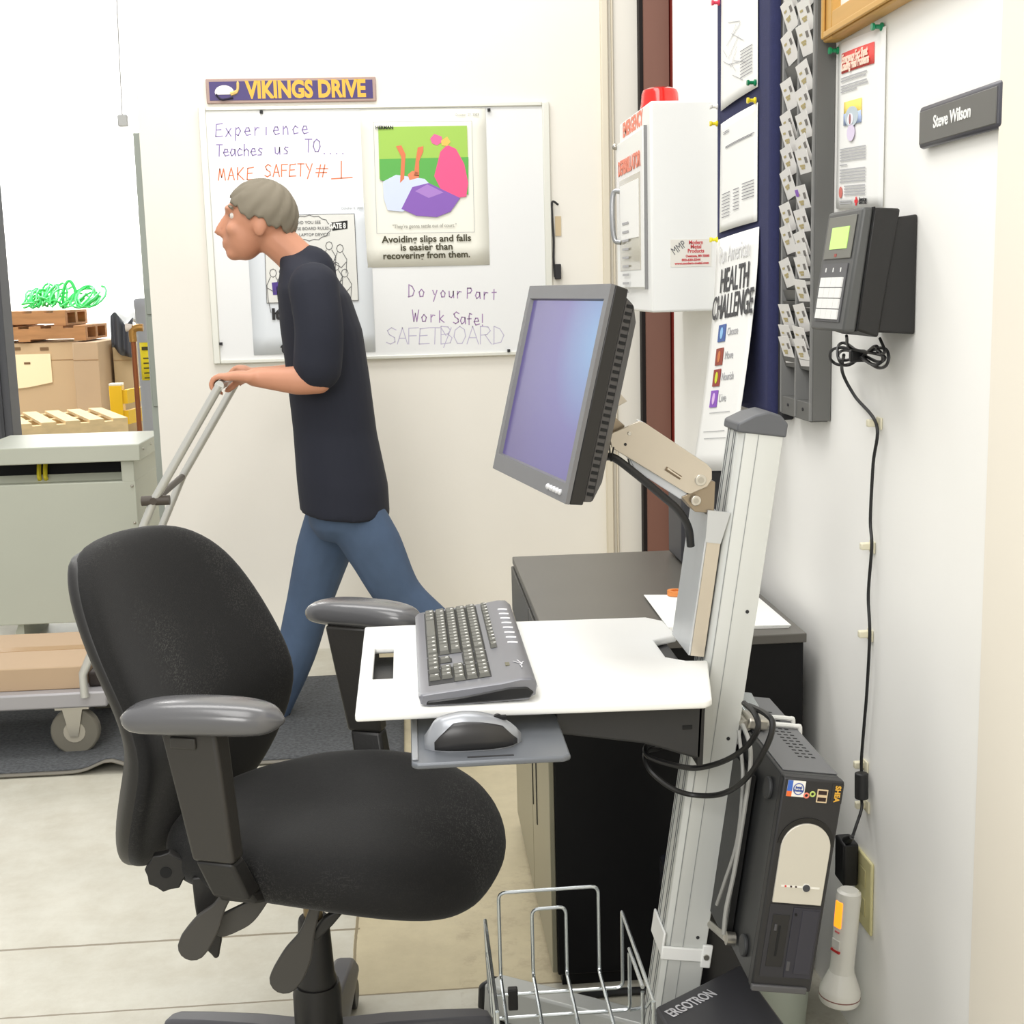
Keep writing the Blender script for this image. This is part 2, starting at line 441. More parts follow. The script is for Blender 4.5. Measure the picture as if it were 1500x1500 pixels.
bx0, bx1 = ay(-60, 560, b13).x, ay(112, 560, b13).x
c1 = carton('large brown cardboard carton with a cream sheet on its front', bx0, bx1, b13, b13 + 1.0, 0, ay(60, 502, b13).z, CB[0])
p0, p1 = ay(5, 520, b13), ay(78, 566, b13)
MB().prism([(p0.x, b13 - .012, p0.z), (p1.x, b13 - .012, p0.z), (p1.x, b13 - .012, p1.z + .04), ((p0.x + p1.x) / 2, b13 - .012, p1.z - .0), (p0.x, b13 - .012, p1.z - .02)], (0, .008, 0)).build('label_sheet', M('cream_board', (250, 230, 190), .7), c1)
mb = MB()
for px in (24, 65):
    a = ay(px, 511, b13); ribbons(mb, [[(a.x - .03, b13 - .004, a.z), (a.x + .03, b13 - .004, a.z)]], .03, (0, -1, 0))
a = ay(40, 532, b13); ribbons(mb, [[(a.x - .02, b13 - .015, a.z), (a.x + .025, b13 - .015, a.z)]], .02, (0, -1, 0))
mb.build('printing', M('carton_ink', (120, 92, 62), .8), c1)
c2 = carton('brown cardboard carton set at the right of the cream-sheeted one', bx1 + .01, ay(147, 560, b13 - .1).x, b13 - .1, b13 + .9, 0, ay(120, 501, b13).z, CB[1])
c3 = carton('olive-brown carton under a black cover left of the bollard', ay(147, 560, 13.1).x + .03, ay(200, 560, 13.6).x, 13.6, 14.6, 0, ay(170, 503, 13.6).z, CB[2])
zt3 = ay(170, 503, 13.6).z
cx0, cx1 = ay(147, 560, 13.1).x + .05, ay(200, 560, 13.6).x
def cover_pt(u, v):
    z = zt3 - .10 + .34 * min(1, v / .35) if v < .35 else zt3 + .24
    return Vector((cx0 - .01 + u * (cx1 - cx0 + .02), 13.56 - .03 * (1 - min(1, v / .35)) + max(0, v - .35) * 1.4 + .02 * sin(u * 14), z + .05 * sin(u * 5 + 1) + .02 * cos(v * 11 + u * 9)))
t = tag(MB().grid(cover_pt, 22, 14).build('plastic_cover', M('black_sheet', (64, 66, 72), .35), solid=.008), 'black plastic sheet draped over the olive-brown carton', 'cover')
# pallets lying on top of the cartons
zc = ay(60, 502, b13).z
pallet('pallet', 'dark old wooden pallet on top of the large cartons', (bx0 + bx1) / 2 + .1, b13 + .45, zc + .012, 1.15, .95, WOODD)
pallet('pallet', 'weathered wooden pallet stacked topmost on the cartons, under green strapping', (bx0 + bx1) / 2 - .06, b13 + .45, zc + .156, 1.1, .9, WOODD)
# loose green strapping
mb = MB()
for k in range(26):
    px = random.uniform(40, 138); a = ay(px, 470, b13 + .4); r = random.uniform(.04, .13); ph = random.uniform(0, 6); tl = random.uniform(-.6, .6)
    mb.tube([(a.x + r * cos(ph + i * .42), a.y + .12 * sin(i * .5 + ph), zc + .316 + random.uniform(0, .008) + .10 * math.exp(-((px - 75) / 25) ** 2) * abs(sin(i * .6 + tl)) + r * .8 * (1 + sin(ph + i * .5 + tl))) for i in range(13)], .011, 5)
a = ay(104, 460, b13 + .4)
mb.tube(spl([(a.x - .07, a.y, zc + .312), (a.x - .05, a.y, zc + .5), (a.x + .01, a.y, zc + .58), (a.x + .06, a.y, zc + .48), (a.x + .07, a.y, zc + .312)]), .016, 6)
tag(mb.build('green_strapping', M('strapping_green', (70, 214, 110), .35)), 'tangle of bright green plastic strapping on top of the stacked pallets', 'strapping', kind='stuff')
# yellow guard rail
t = thing('guard_rail', 'short yellow steel guard rail beside the olive-brown carton', 'guard rail', (-2.5, 12.0, 0))
YP = M('safety_yellow', (236, 190, 24), .45)
g0 = ay(172, 600, 12.0)
MB().box((g0.x - .05, 11.95, 0), (g0.x + .06, 12.06, .60)).build('post', YP, t, bevel=.005)
MB().box((g0.x - .05, 11.95, .60), (g0.x + .06, 12.06, .62)).build('cap', M('cap_white', (240, 236, 220), .5), t, bevel=.005)
for z in (.26, .44):
    MB().prism([(g0.x + .06, 11.97, z), (g0.x + .06, 11.97, z + .12), (g0.x + .10, 11.97, z + .12), (g0.x + .10, 11.97, z)], (.35, 1.2, .02)).build('beam', YP, t)
# ------------------------------------------------------------------ back wall: sign, whiteboard, posters
def bw(px, py, off=.012): return ay(px, py, YB - off)
SIGN_P = M('sign_purple', (62, 44, 110), .4); SIGN_G = M('sign_gold', (238, 178, 52), .4)
s0, s1 = bw(303, 154), bw(550, 112)
t = thing('street_sign', 'purple and gold street-style name sign mounted above the whiteboard', 'sign', ((s0.x + s1.x) / 2, YB, s0.z))
zs0, zs1 = bw(426, 150).z, bw(426, 114).z
MB().box((s0.x, YB - .012, zs0), (s1.x, YB - .001, zs1)).build('plate', M('sign_edge', (176, 150, 140), .5), t, bevel=.003)
MB().box((s0.x + .012, YB - .0135, zs0 + .010), (s1.x - .012, YB - .012, zs1 - .010)).build('face', SIGN_P, t)
text('VIKINGS DRIVE', ((s0.x + .135 + s1.x - .03) / 2, YB - .014, (zs0 + zs1) / 2), FACE_BACK, .082, SIGN_G, t, bold=.0035, width=s1.x - s0.x - .175)
em = MB(); ex, ez = s0.x + .065, (zs0 + zs1) / 2
em.prism([(ex + .034 * cos(a), YB - .0150, ez + .024 * sin(a) - .004) for a in [i * pi / 9 for i in range(-1, 11)]], (0, .0014, 0))
em.build('emblem', M('emblem_white', (232, 228, 226), .5), t)
em = MB()
em.tube(spl([(ex + .022, YB - .015, ez - .012), (ex + .046, YB - .015, ez + .0), (ex + .05, YB - .015, ez + .034)], 5), [.007] * 5 + [.005] * 5 + [.001], 6)
em.build('horn', M('emblem_gold', (230, 196, 120), .5), t)
em = MB(); em.tube(spl([(ex - .03, YB - .016, ez - .012), (ex - .01, YB - .016, ez - .03), (ex + .03, YB - .016, ez - .024)], 5), .004, 6)
em.build('emblem_outline', M('emblem_dark', (30, 22, 52), .5), t)

# whiteboard
w0, w1 = bw(313, 528), bw(806, 152)
bx0, bx1, bz0, bz1 = w0.x, w1.x - .005, bw(560, 526).z, bw(560, 153).z
t = thing('whiteboard', 'large wall whiteboard with purple and orange handwriting and two posters on it', 'whiteboard', ((bx0 + bx1) / 2, YB, bz0))
FRM = M('board_frame', (226, 226, 216), .4, .3)
MB().box((bx0 + .01, YB - .012, bz0 + .01), (bx1 - .01, YB - .002, bz1 - .01)).build('panel', M('whiteboard_enamel', (236, 237, 236), .25), t)
fw, ft = .026, .020
for n_, lo, hi in (('frame_rail', (bx0 + fw, bz0), (bx1 - fw, bz0 + .014)), ('frame_rail', (bx0 + fw, bz1 - .014), (bx1 - fw, bz1)), ('frame_stile', (bx0, bz0), (bx0 + fw, bz1)), ('frame_stile', (bx1 - fw, bz0), (bx1, bz1))):
    MB().box((lo[0], YB - ft, lo[1]), (hi[0], YB - .001, hi[1])).build(n_, FRM, t, bevel=.003)
for px, py in ((383, 164), (716, 161), (324, 503), (745, 513)):
    p = bw(px, py); MB().box((p.x - .005, YB - .026, p.z - .006), (p.x + .005, YB - .012, p.z + .004)).build('clip', INK, t)

# marker handwriting: single-stroke letters on a 1 x 1.4 cell, y up
G = {
 'A': [[(0, 0), (.5, 1.4), (1, 0)], [(.2, .5), (.8, .5)]], 'B': [[(0, 0), (0, 1.4), (.6, 1.35), (.8, 1.1), (.6, .8), (0, .75)], [(.6, .78), (.95, .5), (.8, .1), (0, 0)]],
 'D': [[(.1, 0), (.1, 1.4), (.6, 1.2), (.95, .7), (.7, .15), (0, 0)]], 'E': [[(1, 1.4), (.1, 1.3), (0, 0), (1, .05)], [(.05, .7), (.8, .75)]],
 'F': [[(1, 1.4), (.05, 1.35), (.05, 0)], [(.05, .7), (.8, .72)]], 'K': [[(0, 0), (0, 1.4)], [(.9, 1.4), (.05, .65), (1, 0)]],
 'M': [[(0, 0), (.2, 1.3), (.5, .3), (.8, 1.3), (1.1, 0)]], 'O': [[(.5, 1.4), (.1, 1.1), (0, .6), (.3, .05), (.7, .05), (1, .6), (.9, 1.15), (.5, 1.4)]],
 'R': [[(.05, 0), (.05, 1.4), (.7, 1.35), (.9, 1.05), (.6, .75), (.05, .7)], [(.45, .72), (1, 0)]], 'S': [[(.95, 1.2), (.5, 1.4), (.1, 1.15), (.3, .8), (.8, .55), (.85, .2), (.4, 0), (0, .15)]],
 'T': [[(0, 1.4), (1, 1.4)], [(.5, 1.4), (.45, 0)]], 'W': [[(0, 1.4), (.25, 0), (.5, 1), (.75, 0), (1.05, 1.4)]], 'Y': [[(0, 1.4), (.5, .7)], [(1, 1.4), (.25, -.3)]],
 'P': [[(.05, 0), (.1, 1.3), (.7, 1.3), (.85, 1), (.6, .7), (.1, .65)]],
 'a': [[(.8, .8), (.3, .85), (.05, .4), (.3, .02), (.75, .3), (.8, .8), (.9, .02)]], 'c': [[(.85, .7), (.45, .9), (.1, .5), (.3, .05), (.9, .15)]],
 'e': [[(.1, .45), (.8, .5), (.65, .85), (.3, .85), (.05, .4), (.35, .02), (.95, .15)]], 'f': [[(.8, 1.25), (.45, 1.35), (.35, 1), (.35, 0)], [(.05, .7), (.7, .72)]],
 'h': [[(.1, 1.4), (.1, 0)], [(.1, .6), (.5, .85), (.75, .6), (.8, 0)]], 'i': [[(.4, .85), (.4, 0)]], 'k': [[(.1, 1.4), (.1, 0)], [(.75, .85), (.15, .4), (.85, 0)]],
 'n': [[(.1, .9), (.1, 0)], [(.1, .55), (.5, .88), (.75, .6), (.8, 0)]], 'o': [[(.45, .88), (.1, .55), (.25, .05), (.7, .08), (.85, .55), (.45, .88)]],
 'p': [[(.15, .9), (.05, -.5)], [(.12, .7), (.55, .92), (.85, .55), (.5, .05), (.1, .2)]], 'r': [[(.15, .9), (.15, 0)], [(.15, .5), (.45, .85), (.8, .8)]],
 's': [[(.8, .8), (.4, .88), (.2, .65), (.65, .35), (.6, .08), (.1, .05)]], 't': [[(.45, 1.3), (.4, 0)], [(.1, .9), (.85, .92)]], 'u': [[(.1, .85), (.15, .15), (.5, .02), (.8, .3), (.85, .85), (.9, 0)]],
 'x': [[(.1, .85), (.85, 0)], [(.85, .85), (.05, -.05)]], 'y': [[(.1, .85), (.4, .3)], [(.85, .85), (.25, -.55)]], '!': [[(.3, 1.4), (.3, .4)], [(.3, .1), (.32, .02)]],
 '#': [[(.4, 1.3), (.15, -.1)], [(.85, 1.3), (.6, -.1)], [(-.05, .85), (1.15, .85)], [(-.1, .4), (1.05, .42)]], '1': [[(.5, 1.5), (.5, .05)], [(-.4, 0), (1.5, .12)]], '.': [[(.2, .1), (.3, .05)]],
}
def hand(mb, s, px, py, h, adv, slope=0., w=.004, gap=.62, wd=None):
    wd = wd or h * .52
    for ch in s:
        if ch == ' ': px += adv * gap; continue
        for ln in G[ch]:
            pts = [bw(px + x * wd, py - y * h / 1.4, .0122) for x, y in ln]
            ribbons(mb, [pts], w, (0, -1, 0))
        px += adv; py -= slope * adv
    return mb
PUR = M('purple_marker', (146, 128, 182), .6); ORG = M('orange_marker', (232, 128, 84), .6); FAINT = M('faint_purple_marker', (188, 180, 206), .6); PUR2 = M('violet_marker', (164, 134, 176), .6)
hand(MB(), 'Experience', 316, 200, 19, 14.0, .03).build('writing', PUR, t)
mb = hand(MB(), 'Teaches', 317, 229, 17, 10.0, .02); hand(mb, 'us', 402, 226, 17, 13); hand(mb, 'TO', 447, 223, 19, 12); hand(mb, '....', 473, 226, 17, 9)
mb.build('writing', PUR, t)
mb = hand(MB(), 'MAKE', 320, 264, 18, 14, .02); hand(mb, 'SAFETY', 388, 259, 18, 12, .02); hand(mb, '#', 464, 258, 18, 12, wd=14); hand(mb, '1', 492, 262, 24, 12, wd=16)
mb.build('writing', ORG, t)
mb = hand(MB(), 'Do', 598, 435, 18, 15); hand(mb, 'your', 633, 435, 16, 12, -.05); hand(mb, 'Part', 684, 437, 16, 12, -.05)
mb.build('writing', PUR2, t)
mb = hand(MB(), 'Work', 604, 471, 17, 13, -.03); hand(mb, 'Safe!', 664, 474, 17, 10, -.08)
mb.build('writing', PUR2, t)
mb = hand(MB(), 'SAFETY', 566, 504, 24, 16, 0, .003, wd=15); hand(mb, 'BOARD', 646, 504, 26, 19, 0, .003, wd=17)
mb.build('faint_writing', FAINT, t)

# colour cartoon poster (generic picture)
def sheet(name, label, px0, py0, px1, py1, cat='poster', off=.014, mat=PAPER):
    a, b = bw(px0, py1, off), bw(px1, py0, off)
    t = thing(name, label, cat, ((a.x + b.x) / 2, YB - off, a.z))
    MB().grid(lambda u, v: Vector((a.x + u * (b.x - a.x), YB - off - .0015 * (1 - v) ** 3 * abs(sin(u * 3)), a.z + v * (b.z - a.z))), 8, 8).build('sheet', mat, t, solid=.0006)
    return t, a, b
t, a, b = sheet('safety_poster', 'cream safety poster with a coloured bed cartoon taped on the whiteboard', 537, 158, 711, 392, mat=M('cream_paper', (243, 242, 230), .6))
yy = YB - .0185
def pq(pts, y): return [bw(px, py, YB - y) for px, py in pts]
def flat(name, pts, rgb, parent, y, mname=None):
    P = pq(pts, y); return MB().prism(P, (0, .0006, 0)).build(name, M(mname or name + '_%d_%d_%d' % rgb, rgb, .7), parent)
pic = flat('picture_ground', [(554, 186), (684, 184), (686, 256), (556, 262)], (166, 206, 92), t, yy)
flat('picture_green', [(556, 233), (686, 230), (686, 285), (557, 264)], (98, 178, 84), pic, yy - .0006)
flat('picture_shape', [(636, 258), (645, 222), (655, 212), (668, 218), (680, 240), (686, 268), (683, 288), (668, 290), (648, 282)], (238, 92, 142), pic, yy - .0012)
flat('picture_shape', [(630, 203), (636, 196), (647, 200), (648, 208), (640, 213), (633, 210)], (232, 110, 160), pic, yy - .0012)
flat('picture_shape', [(646, 206), (655, 200), (660, 208), (655, 214), (647, 213)], (236, 196, 96), pic, yy - .0014)
flat('picture_shape', [(561, 266), (580, 256), (622, 262), (640, 280), (590, 310), (568, 308), (562, 290)], (214, 224, 246), pic, yy - .0012)
flat('picture_shape', [(588, 306), (604, 274), (628, 268), (674, 290), (660, 310), (640, 318), (610, 316)], (140, 98, 186), pic, yy - .0016)
flat('picture_shape', [(608, 280), (626, 270), (650, 282), (628, 290)], (174, 132, 206), pic, yy - .0019)
flat('picture_shape', [(580, 214), (588, 213), (594, 226), (592, 262), (586, 268), (588, 230)], (226, 128, 88), pic, yy - .0014)
flat('picture_shape', [(612, 216), (620, 214), (620, 222), (614, 236), (614, 258), (606, 258), (609, 234)], (226, 128, 88), pic, yy - .0014)
flat('picture_shape', [(597, 256), (604, 250), (613, 253), (614, 260), (600, 264)], (232, 140, 100), pic, yy - .0014)
mb = MB(); fr = pq([(547, 179), (691, 177), (695, 340), (552, 342)], yy - .001)
ribbons(mb, [[fr[0], fr[1]], [fr[1], fr[2]], [fr[2], fr[3]], [fr[3], fr[0]]], .0015, (0, -1, 0)); mb.build('border', PALE_INK, t)
for s_, cy, wpx in (('Avoiding slips and falls', 350, 131), ('is easier than', 362, 76), ('recovering from them.', 374, 127)):
    cx = 625
    text(s_, bw(cx, cy, YB - yy + .0006), FACE_BACK, .034, M('poster_ink', (66, 62, 40), .7), t, bold=.0007, width=(bw(cx + wpx / 2, cy).x - bw(cx - wpx / 2, cy).x))
text('"They\'re gonna settle out of court."', bw(622, 331, YB - yy + .0006), FACE_BACK, .018, M('caption_ink', (140, 138, 130), .7), t, width=.235)
text('HERMAN', bw(563, 187, YB - yy + .003), FACE_BACK, .016, INK, t, bold=.0006)
text('October 27, 2003', bw(684, 168, YB - yy + .0006), FACE_BACK, .012, M('caption_ink', (140, 138, 130), .7), t)

# black-and-white poster (partly behind the walking person)
t, a, b = sheet('notice_poster', 'white laminated poster with a black and white line drawing, behind the walking person', 372, 298, 541, 520, mat=M('laminate', (226, 231, 235), .3))
fr = pq([(386, 316), (519, 313), (525, 440), (391, 444)], yy)
MB().prism(fr, (0, .0006, 0)).build('picture_ground', M('picture_paper', (230, 230, 224), .7), t)
mb = MB(); ribbons(mb, [[fr[0], fr[1]], [fr[1], fr[2]], [fr[2], fr[3]], [fr[3], fr[0]]], .0022, (0, -1, 0)); mb.build('border', M('border_ink', (120, 120, 120), .7), t)
mb = MB(); Z = yy - .001
def sk(pts): ribbons(mb, [[bw(px, py, YB - Z) for px, py in pts]], .0022, (0, -1, 0))
cl = [(430 + 30 * cos(i * pi / 14) * (1 + .06 * (i % 2)), 334 + 17 * sin(i * pi / 14) * (1 + .12 * (i % 2))) for i in range(29)]
sk([(x + 23, y) for x, y in cl])
for ox, oy in ((482, 360), (498, 364), (492, 390), (505, 400), (470, 372), (400, 400), (414, 398)):
    sk([(ox + 5 * cos(i * pi / 4), oy + 6 * sin(i * pi / 4)) for i in range(9)])
    sk([(ox - 4, oy + 6), (ox - 9, oy + 18), (ox - 7, oy + 40), (ox - 3, oy + 58)]); sk([(ox + 4, oy + 6), (ox + 10, oy + 16), (ox + 9, oy + 36)]); sk([(ox - 8, oy + 22), (ox + 2, oy + 28), (ox + 9, oy + 20)])
mb.build('drawing', M('drawing_ink', (96, 96, 98), .7), t)
flat('panel', [(398, 414), (415, 412), (416, 428), (412, 432), (400, 432)], (84, 62, 140), t, yy - .001)
flat('panel', [(485, 326), (509, 323), (509, 335), (487, 338)], (30, 30, 30), t, yy - .001)
text('GATE 8', bw(494, 331, YB - yy + .002), FACE_BACK, .026, PAPER, t, bold=.001, width=.062)
for i, s_ in enumerate(("DID YOU SEE", "THOSE BOARD RULES", "ON A LAPTOP DEVICE!")):
    text(s_, bw(452, 326 + i * 9, YB - yy + .0012), FACE_BACK, .015, M('drawing_ink', (96, 96, 98), .7), t)
for s_, px, py in (("It's", 398, 461), ("t", 414, 486), ("t", 412, 510)):
    text(s_, bw(px, py, YB - yy + .0008), FACE_BACK, .055, INK, t, bold=.0028, align='LEFT')
MB().prism(pq([(505, 452), (512, 452), (508, 462), (505, 462)], yy - .0005), (0, .0006, 0)).build('lettering', INK, t)
text('October 6, 2003', bw(516, 305, YB - yy + .0006), FACE_BACK, .012, M('caption_ink', (140, 138, 130), .7), t)

# thin lead with plug hanging beside the board
t = thing('lead', 'thin black lead with a plug hanging beside the whiteboard', 'cord', (bw(812, 350).x, YB, bw(812, 410).z))
MB().tube(spl([bw(818, 300, .02), bw(809, 296, .02), bw(809, 320, .012), bw(811, 350, .012), bw(811, 380, .012), bw(813, 406, .012)]), .004, 6).build('wire', INK, t)
p = bw(817, 398, .02); MB().box((p.x - .010, YB - .03, p.z - .028), (p.x + .012, YB - .002, p.z + .028)).build('plug', INK, t, bevel=.003)
p = bw(818, 331); MB().box((p.x - .011, YB - .004, p.z - .036), (p.x + .011, YB - .001, p.z + .036)).build('tape_patch', M('masking_tape', (206, 186, 150), .8), t)

# ------------------------------------------------------------------ right wall
def rw(px, py, off=.002): return ax(px, py, XW - off)
# emergency cabinet (box on the wall, front facing into the room)
xl, yn, yf = .594, 3.25, 3.705
zt, zb = 1.787, 1.291
t = thing('emergency_cabinet', 'white wall cabinet with red lettering and a red beacon on its top', 'cabinet', (XW, 3.47, zb))
MB().box((xl + .006, yn, zb), (XW, yf, zt)).build('body', WHITE_METAL, t, bevel=.006, seg=3)
d = MB(); dz0, dz1 = ax(925, 428, xl).z, zt - .005
door = MB().box((xl - .004, yn + .045, zb + .06), (xl + .008, yf - .003, zt - .055)).build('door', WHITE_METAL, t, bevel=.002)
MB().box((xl - .002, yn + .042, zb + .056), (xl + .007, yn + .045, zt - .05)).build('hinge', M('hinge_grey', (140, 140, 140), .4, .5), door)
MB().box((xl - .0055, yn + .085, zb + .105), (xl - .003, yf - .06, zt - .155)).build('window', M('cabinet_window', (188, 184, 170), .08), door)
sh = MB().box((xl - .0075, yn + .10, zb + .185), (xl - .0055, yf - .075, zt - .17)).build('instruction_sheet', PAPER, door)
mb = MB()
for i in range(9):
    z = zt - .27 - i * .022
    ribbons(mb, [[(xl - .009, yf - .12, z), (xl - .009, yf - .17, z)], [(xl - .009, yn + .24, z), (xl - .009, yn + .28, z)]], .006, (-1, 0, 0))
mb.build('printing', PALE_INK, sh)
REDT = M('red_lettering', (236, 140, 116), .6)
text('EMERGENCY', (xl + .0055, (yn + yf) / 2 + .02, zt - .026), FACE_RIGHT, .05, REDT, t, bold=.002, width=.30)
text('DEFIBRILLATOR', (xl - .0052, (yn + yf) / 2 + .02, zt - .125), FACE_RIGHT, .05, REDT, door, bold=.002, width=.34)
MB().tube(spl([(xl - .004, yf - .07, zb + .315), (xl - .022, yf - .06, zb + .31), (xl - .026, yf - .06, zb + .25), (xl - .02, yf - .06, zb + .19), (xl - .004, yf - .07, zb + .18)]), .007, 10).build('door_handle', M('handle_silver', (176, 178, 180), .3, .7), door)
MB().sphere((xl - .008, yf - .01, zt - .06), .009).build('latch', STEEL, t)
lx, lz = ay(1012, 369, yn).x, ay(1012, 369, yn).z
lb = MB().box((lx - .05, yn - .0015, lz - .035), (lx + .05, yn, lz + .03)).build('maker_label', M('label_cream', (232, 229, 220), .5), t)
RED = M('label_red', (206, 66, 72), .6)
text('MMP', (lx - .030, yn - .002, lz + .010), frame((.82, 0, .57), (-.35, 0, .9)) , .026, M('label_grey', (110, 110, 112), .6), lb, width=.036)
for s_, dx, dz, sz, w_ in (('Modern', .012, .022, .013, .034), ('Metal', .012, .012, .013, .026), ('Products', .012, .002, .013, .040), ('Owatonna, MN 55060', .016, -.010, .008, .058), ('800-630-5544', 0, -.019, .008, .046), ('www.modern-metal.com', .002, -.027, .008, .084)):
    text(s_, (lx + dx, yn - .002, lz + dz), FACE_BACK, sz, RED, lb, width=w_, bold=.0003)
# beacon
bcx = (ay(938, 140, 3.46).x + ay(995, 140, 3.46).x) / 2
t = thing('beacon', 'red ribbed beacon lamp on top of the white emergency cabinet', 'lamp', (bcx, 3.46, zt))
prof = [(0, 0), (.050, 0), (.050, .01), (.048, .02), (.046, .044), (.042, .053), (.030, .058), (0, .059)]
n = 48
mb = MB(); mb.loft([[Vector((bcx + r * (1 - .035 * (i % 2) * (0.01 < h < .05)) * cos(2 * pi * i / n), 3.46 + r * (1 - .035 * (i % 2) * (0.01 < h < .05)) * sin(2 * pi * i / n), zt + h)) for i in range(n)] for r, h in [(max(a, 1e-4), b) for a, b in prof]])
mb.build('lens', M('beacon_red', (216, 34, 24), .12, coat=.6), t)

# blue fabric board
t = thing('notice_board', 'tall navy blue fabric notice board on the right wall, papers pinned to it', 'notice board', (.75, 2.92, 1.1))
NAVY = M('navy_fabric', (42, 46, 86), .9, var=.1, vscale=60, bump=.4, bscale=500)
MB().box((.73, 2.655, 1.085), (XW - .001, 3.13, 2.45)).build('panel', NAVY, t, bevel=.022, seg=4)
MB().box((.745, 2.615, 1.085), (XW - .001, 2.652, 2.45)).build('dark_strip', M('strip_near_black', (26, 26, 30), .7), t, bevel=.004)  # near-black strip in the space between board and badge rack
def fx(px, py, off=0): return ax(px, py, .727 - off)
def wall_paper(name, label, corners, parent=None, curl=0, mat=PAPER, cat='paper'):
    """corners: far-top, near-top, near-bottom, far-bottom (world points)"""
    A, B, Cc, D = [Vector(c) for c in corners]
    t = thing(name, label, cat, (A + B) / 2)
    def f(u, v):
        p = (A * (1 - u) + B * u) * (1 - v) + (D * (1 - u) + Cc * u) * v
        return p + Vector((-curl * (v ** 1.5) - .004 * sin(u * pi), 0, 0))
    MB().grid(f, 10, 14).build('sheet', mat, t, solid=.0006)
    return t, f
def lines(name, f, rows, mat, parent, w=.0016, off=.0022, seg=6):
    """rows: (u0, u1, v) printed lines on a sheet surface f"""
    mb = MB()
    for u0, u1, v in rows:
        P = [f(u0 + (u1 - u0) * k / seg, v) + Vector((-off, 0, 0)) for k in range(seg + 1)]
        ribbons(mb, [P], w, (-1, 0, 0))
    return mb.build(name, mat, parent)
t, f = wall_paper('schedule_sheet', 'white sketched plan sheet pinned at the top of the blue board', (fx(1057, -60), fx(1110, -95), fx(1110, 127), fx(1056, 163)))
mb = MB()
for k in range(12):
    u = random.uniform(.05, .5); v = random.uniform(.45, .9)
    ribbons(mb, [[f(u, v) + Vector((-.0022, 0, 0)), f(u + random.uniform(.1, .4), v + random.uniform(-.12, .1)) + Vector((-.0022, 0, 0))]], .0014, (-1, 0, 0))
mb.build('drawing', PALE_INK, t)
lines('printing', f, [(.62, .9, .70 + i * .022) for i in range(9)], M('note_ink', (120, 120, 126), .7), t)
t, f = wall_paper('memo_sheet', 'white typed memo sheet pinned in the middle of the blue board', (fx(1056, 182), fx(1110, 150), fx(1109, 324), fx(1054, 341)))
lines('printing', f, [(.12, .3, .10), (.12, .3, .115), (.2, .95, .24), (.2, .9, .25)] + [(.1, .35, .66 + i * .03) for i in range(8)] + [(.45, .6, .66 + i * .03) for i in range(7)] + [(.68, .95, .64 + i * .027) for i in range(6)], M('note_ink', (120, 120, 126), .7), t)
# hanging long poster, swinging off the board at its foot
top0, top1 = fx(1050, 352), fx(1112, 332)
bot0 = ay(1014, 690, top0.y - .02); bot1 = ay(1052, 690, top1.y - .02)
curl = top0.x - bot0.x
t, f = wall_paper('health_poster', 'long white poster headed by large black capitals, hanging off the blue board', (top0, top1, (top1.x, bot1.y, bot1.z), (top0.x, bot0.y, bot0.z)), curl=curl, cat='poster')
def on_sheet(u, v, off=.0012):
    p = f(u, v); du = (f(min(u + .02, 1), v) - f(max(u - .02, 0), v)); dv = (f(u, max(v - .02, 0)) - f(u, min(v + .02, 1)))
    fr_ = frame(du, dv); return p + fr_.col[2] * off, fr_
PI_ = M('headline_ink', (70, 70, 72), .7)
for s_, u, v, sz, w_, mt_, bd in (('Pan American', .5, .075, .055, .27, M('outline_ink', (222, 222, 222), .7), 0), ('HEALTH', .54, .19, .074, .245, PI_, .0012), ('CHALLENGE', .53, .302, .074, .36, PI_, .0012),
                             ('Choose', .62, .41, .025, .09, PALE_INK, 0), ('Move', .60, .51, .025, .07, PALE_INK, 0), ('Nourish', .63, .60, .025, .10, PALE_INK, 0), ('Live', .58, .69, .025, .06, PALE_INK, 0)):
    p, fr_ = on_sheet(u, v); text(s_, p, fr_, sz, mt_, t, bold=bd, width=w_)
for v, c, c2 in ((.41, (66, 96, 160), (150, 200, 240)), (.51, (150, 60, 40), (206, 120, 60)), (.60, (150, 50, 40), (214, 226, 40)), (.69, (140, 80, 190), (226, 190, 236))):
    p, fr_ = on_sheet(.36, v)
    m4 = Matrix.Translation(p) @ fr_.to_4x4()
    ic = MB().box((-.036, -.019, 0), (.036, .019, .001), m4).build('picture', M('icon_%d_%d_%d' % c, c, .6), t)
    MB().cyl(m4 @ Vector((0, 0, .001)), m4 @ Vector((0, 0, .0018)), .013, n=16).build('picture_spot', M('icon_%d_%d_%d' % c2, c2, .6), ic)
lines('printing', f, [(.3, .8, .75), (.2, .75, .83), (.25, .8, .86)], PALE_INK, t)

def pin(label, p, rgb):
    p = Vector(p); t = thing('pushpin', label, 'pushpin', p, group='pushpins on the right wall')
    m = M('pin_%d_%d_%d' % rgb, rgb, .3)
    MB().lathe([(0, 0), (.0065, 0), (.0065, .003), (.0035, .005), (.0035, .012), (.0058, .014), (.0058, .018), (0, .0182)], p, (-1, 0, 0), 14).build('head', m, t)
pin('red pushpin at the top edge of the blue board', fx(1054, 4, .002), (214, 60, 88))
pin('white pushpin at the lower corner of the plan sheet on the blue board', fx(1051, 156, .002), (236, 234, 228))
pin('green pushpin at the foot of the plan sheet on the blue board', fx(1107, 121, .002), (20, 130, 84))
pin('yellow pushpin at the near top corner of the memo sheet', fx(1107, 147, .002), (238, 216, 44))
pin('yellow pushpin at the far top corner of the memo sheet', fx(1051, 181, .002), (238, 216, 44))
pin('yellow pushpin holding the long hanging health poster', fx(1051, 351, .006), (238, 226, 44))

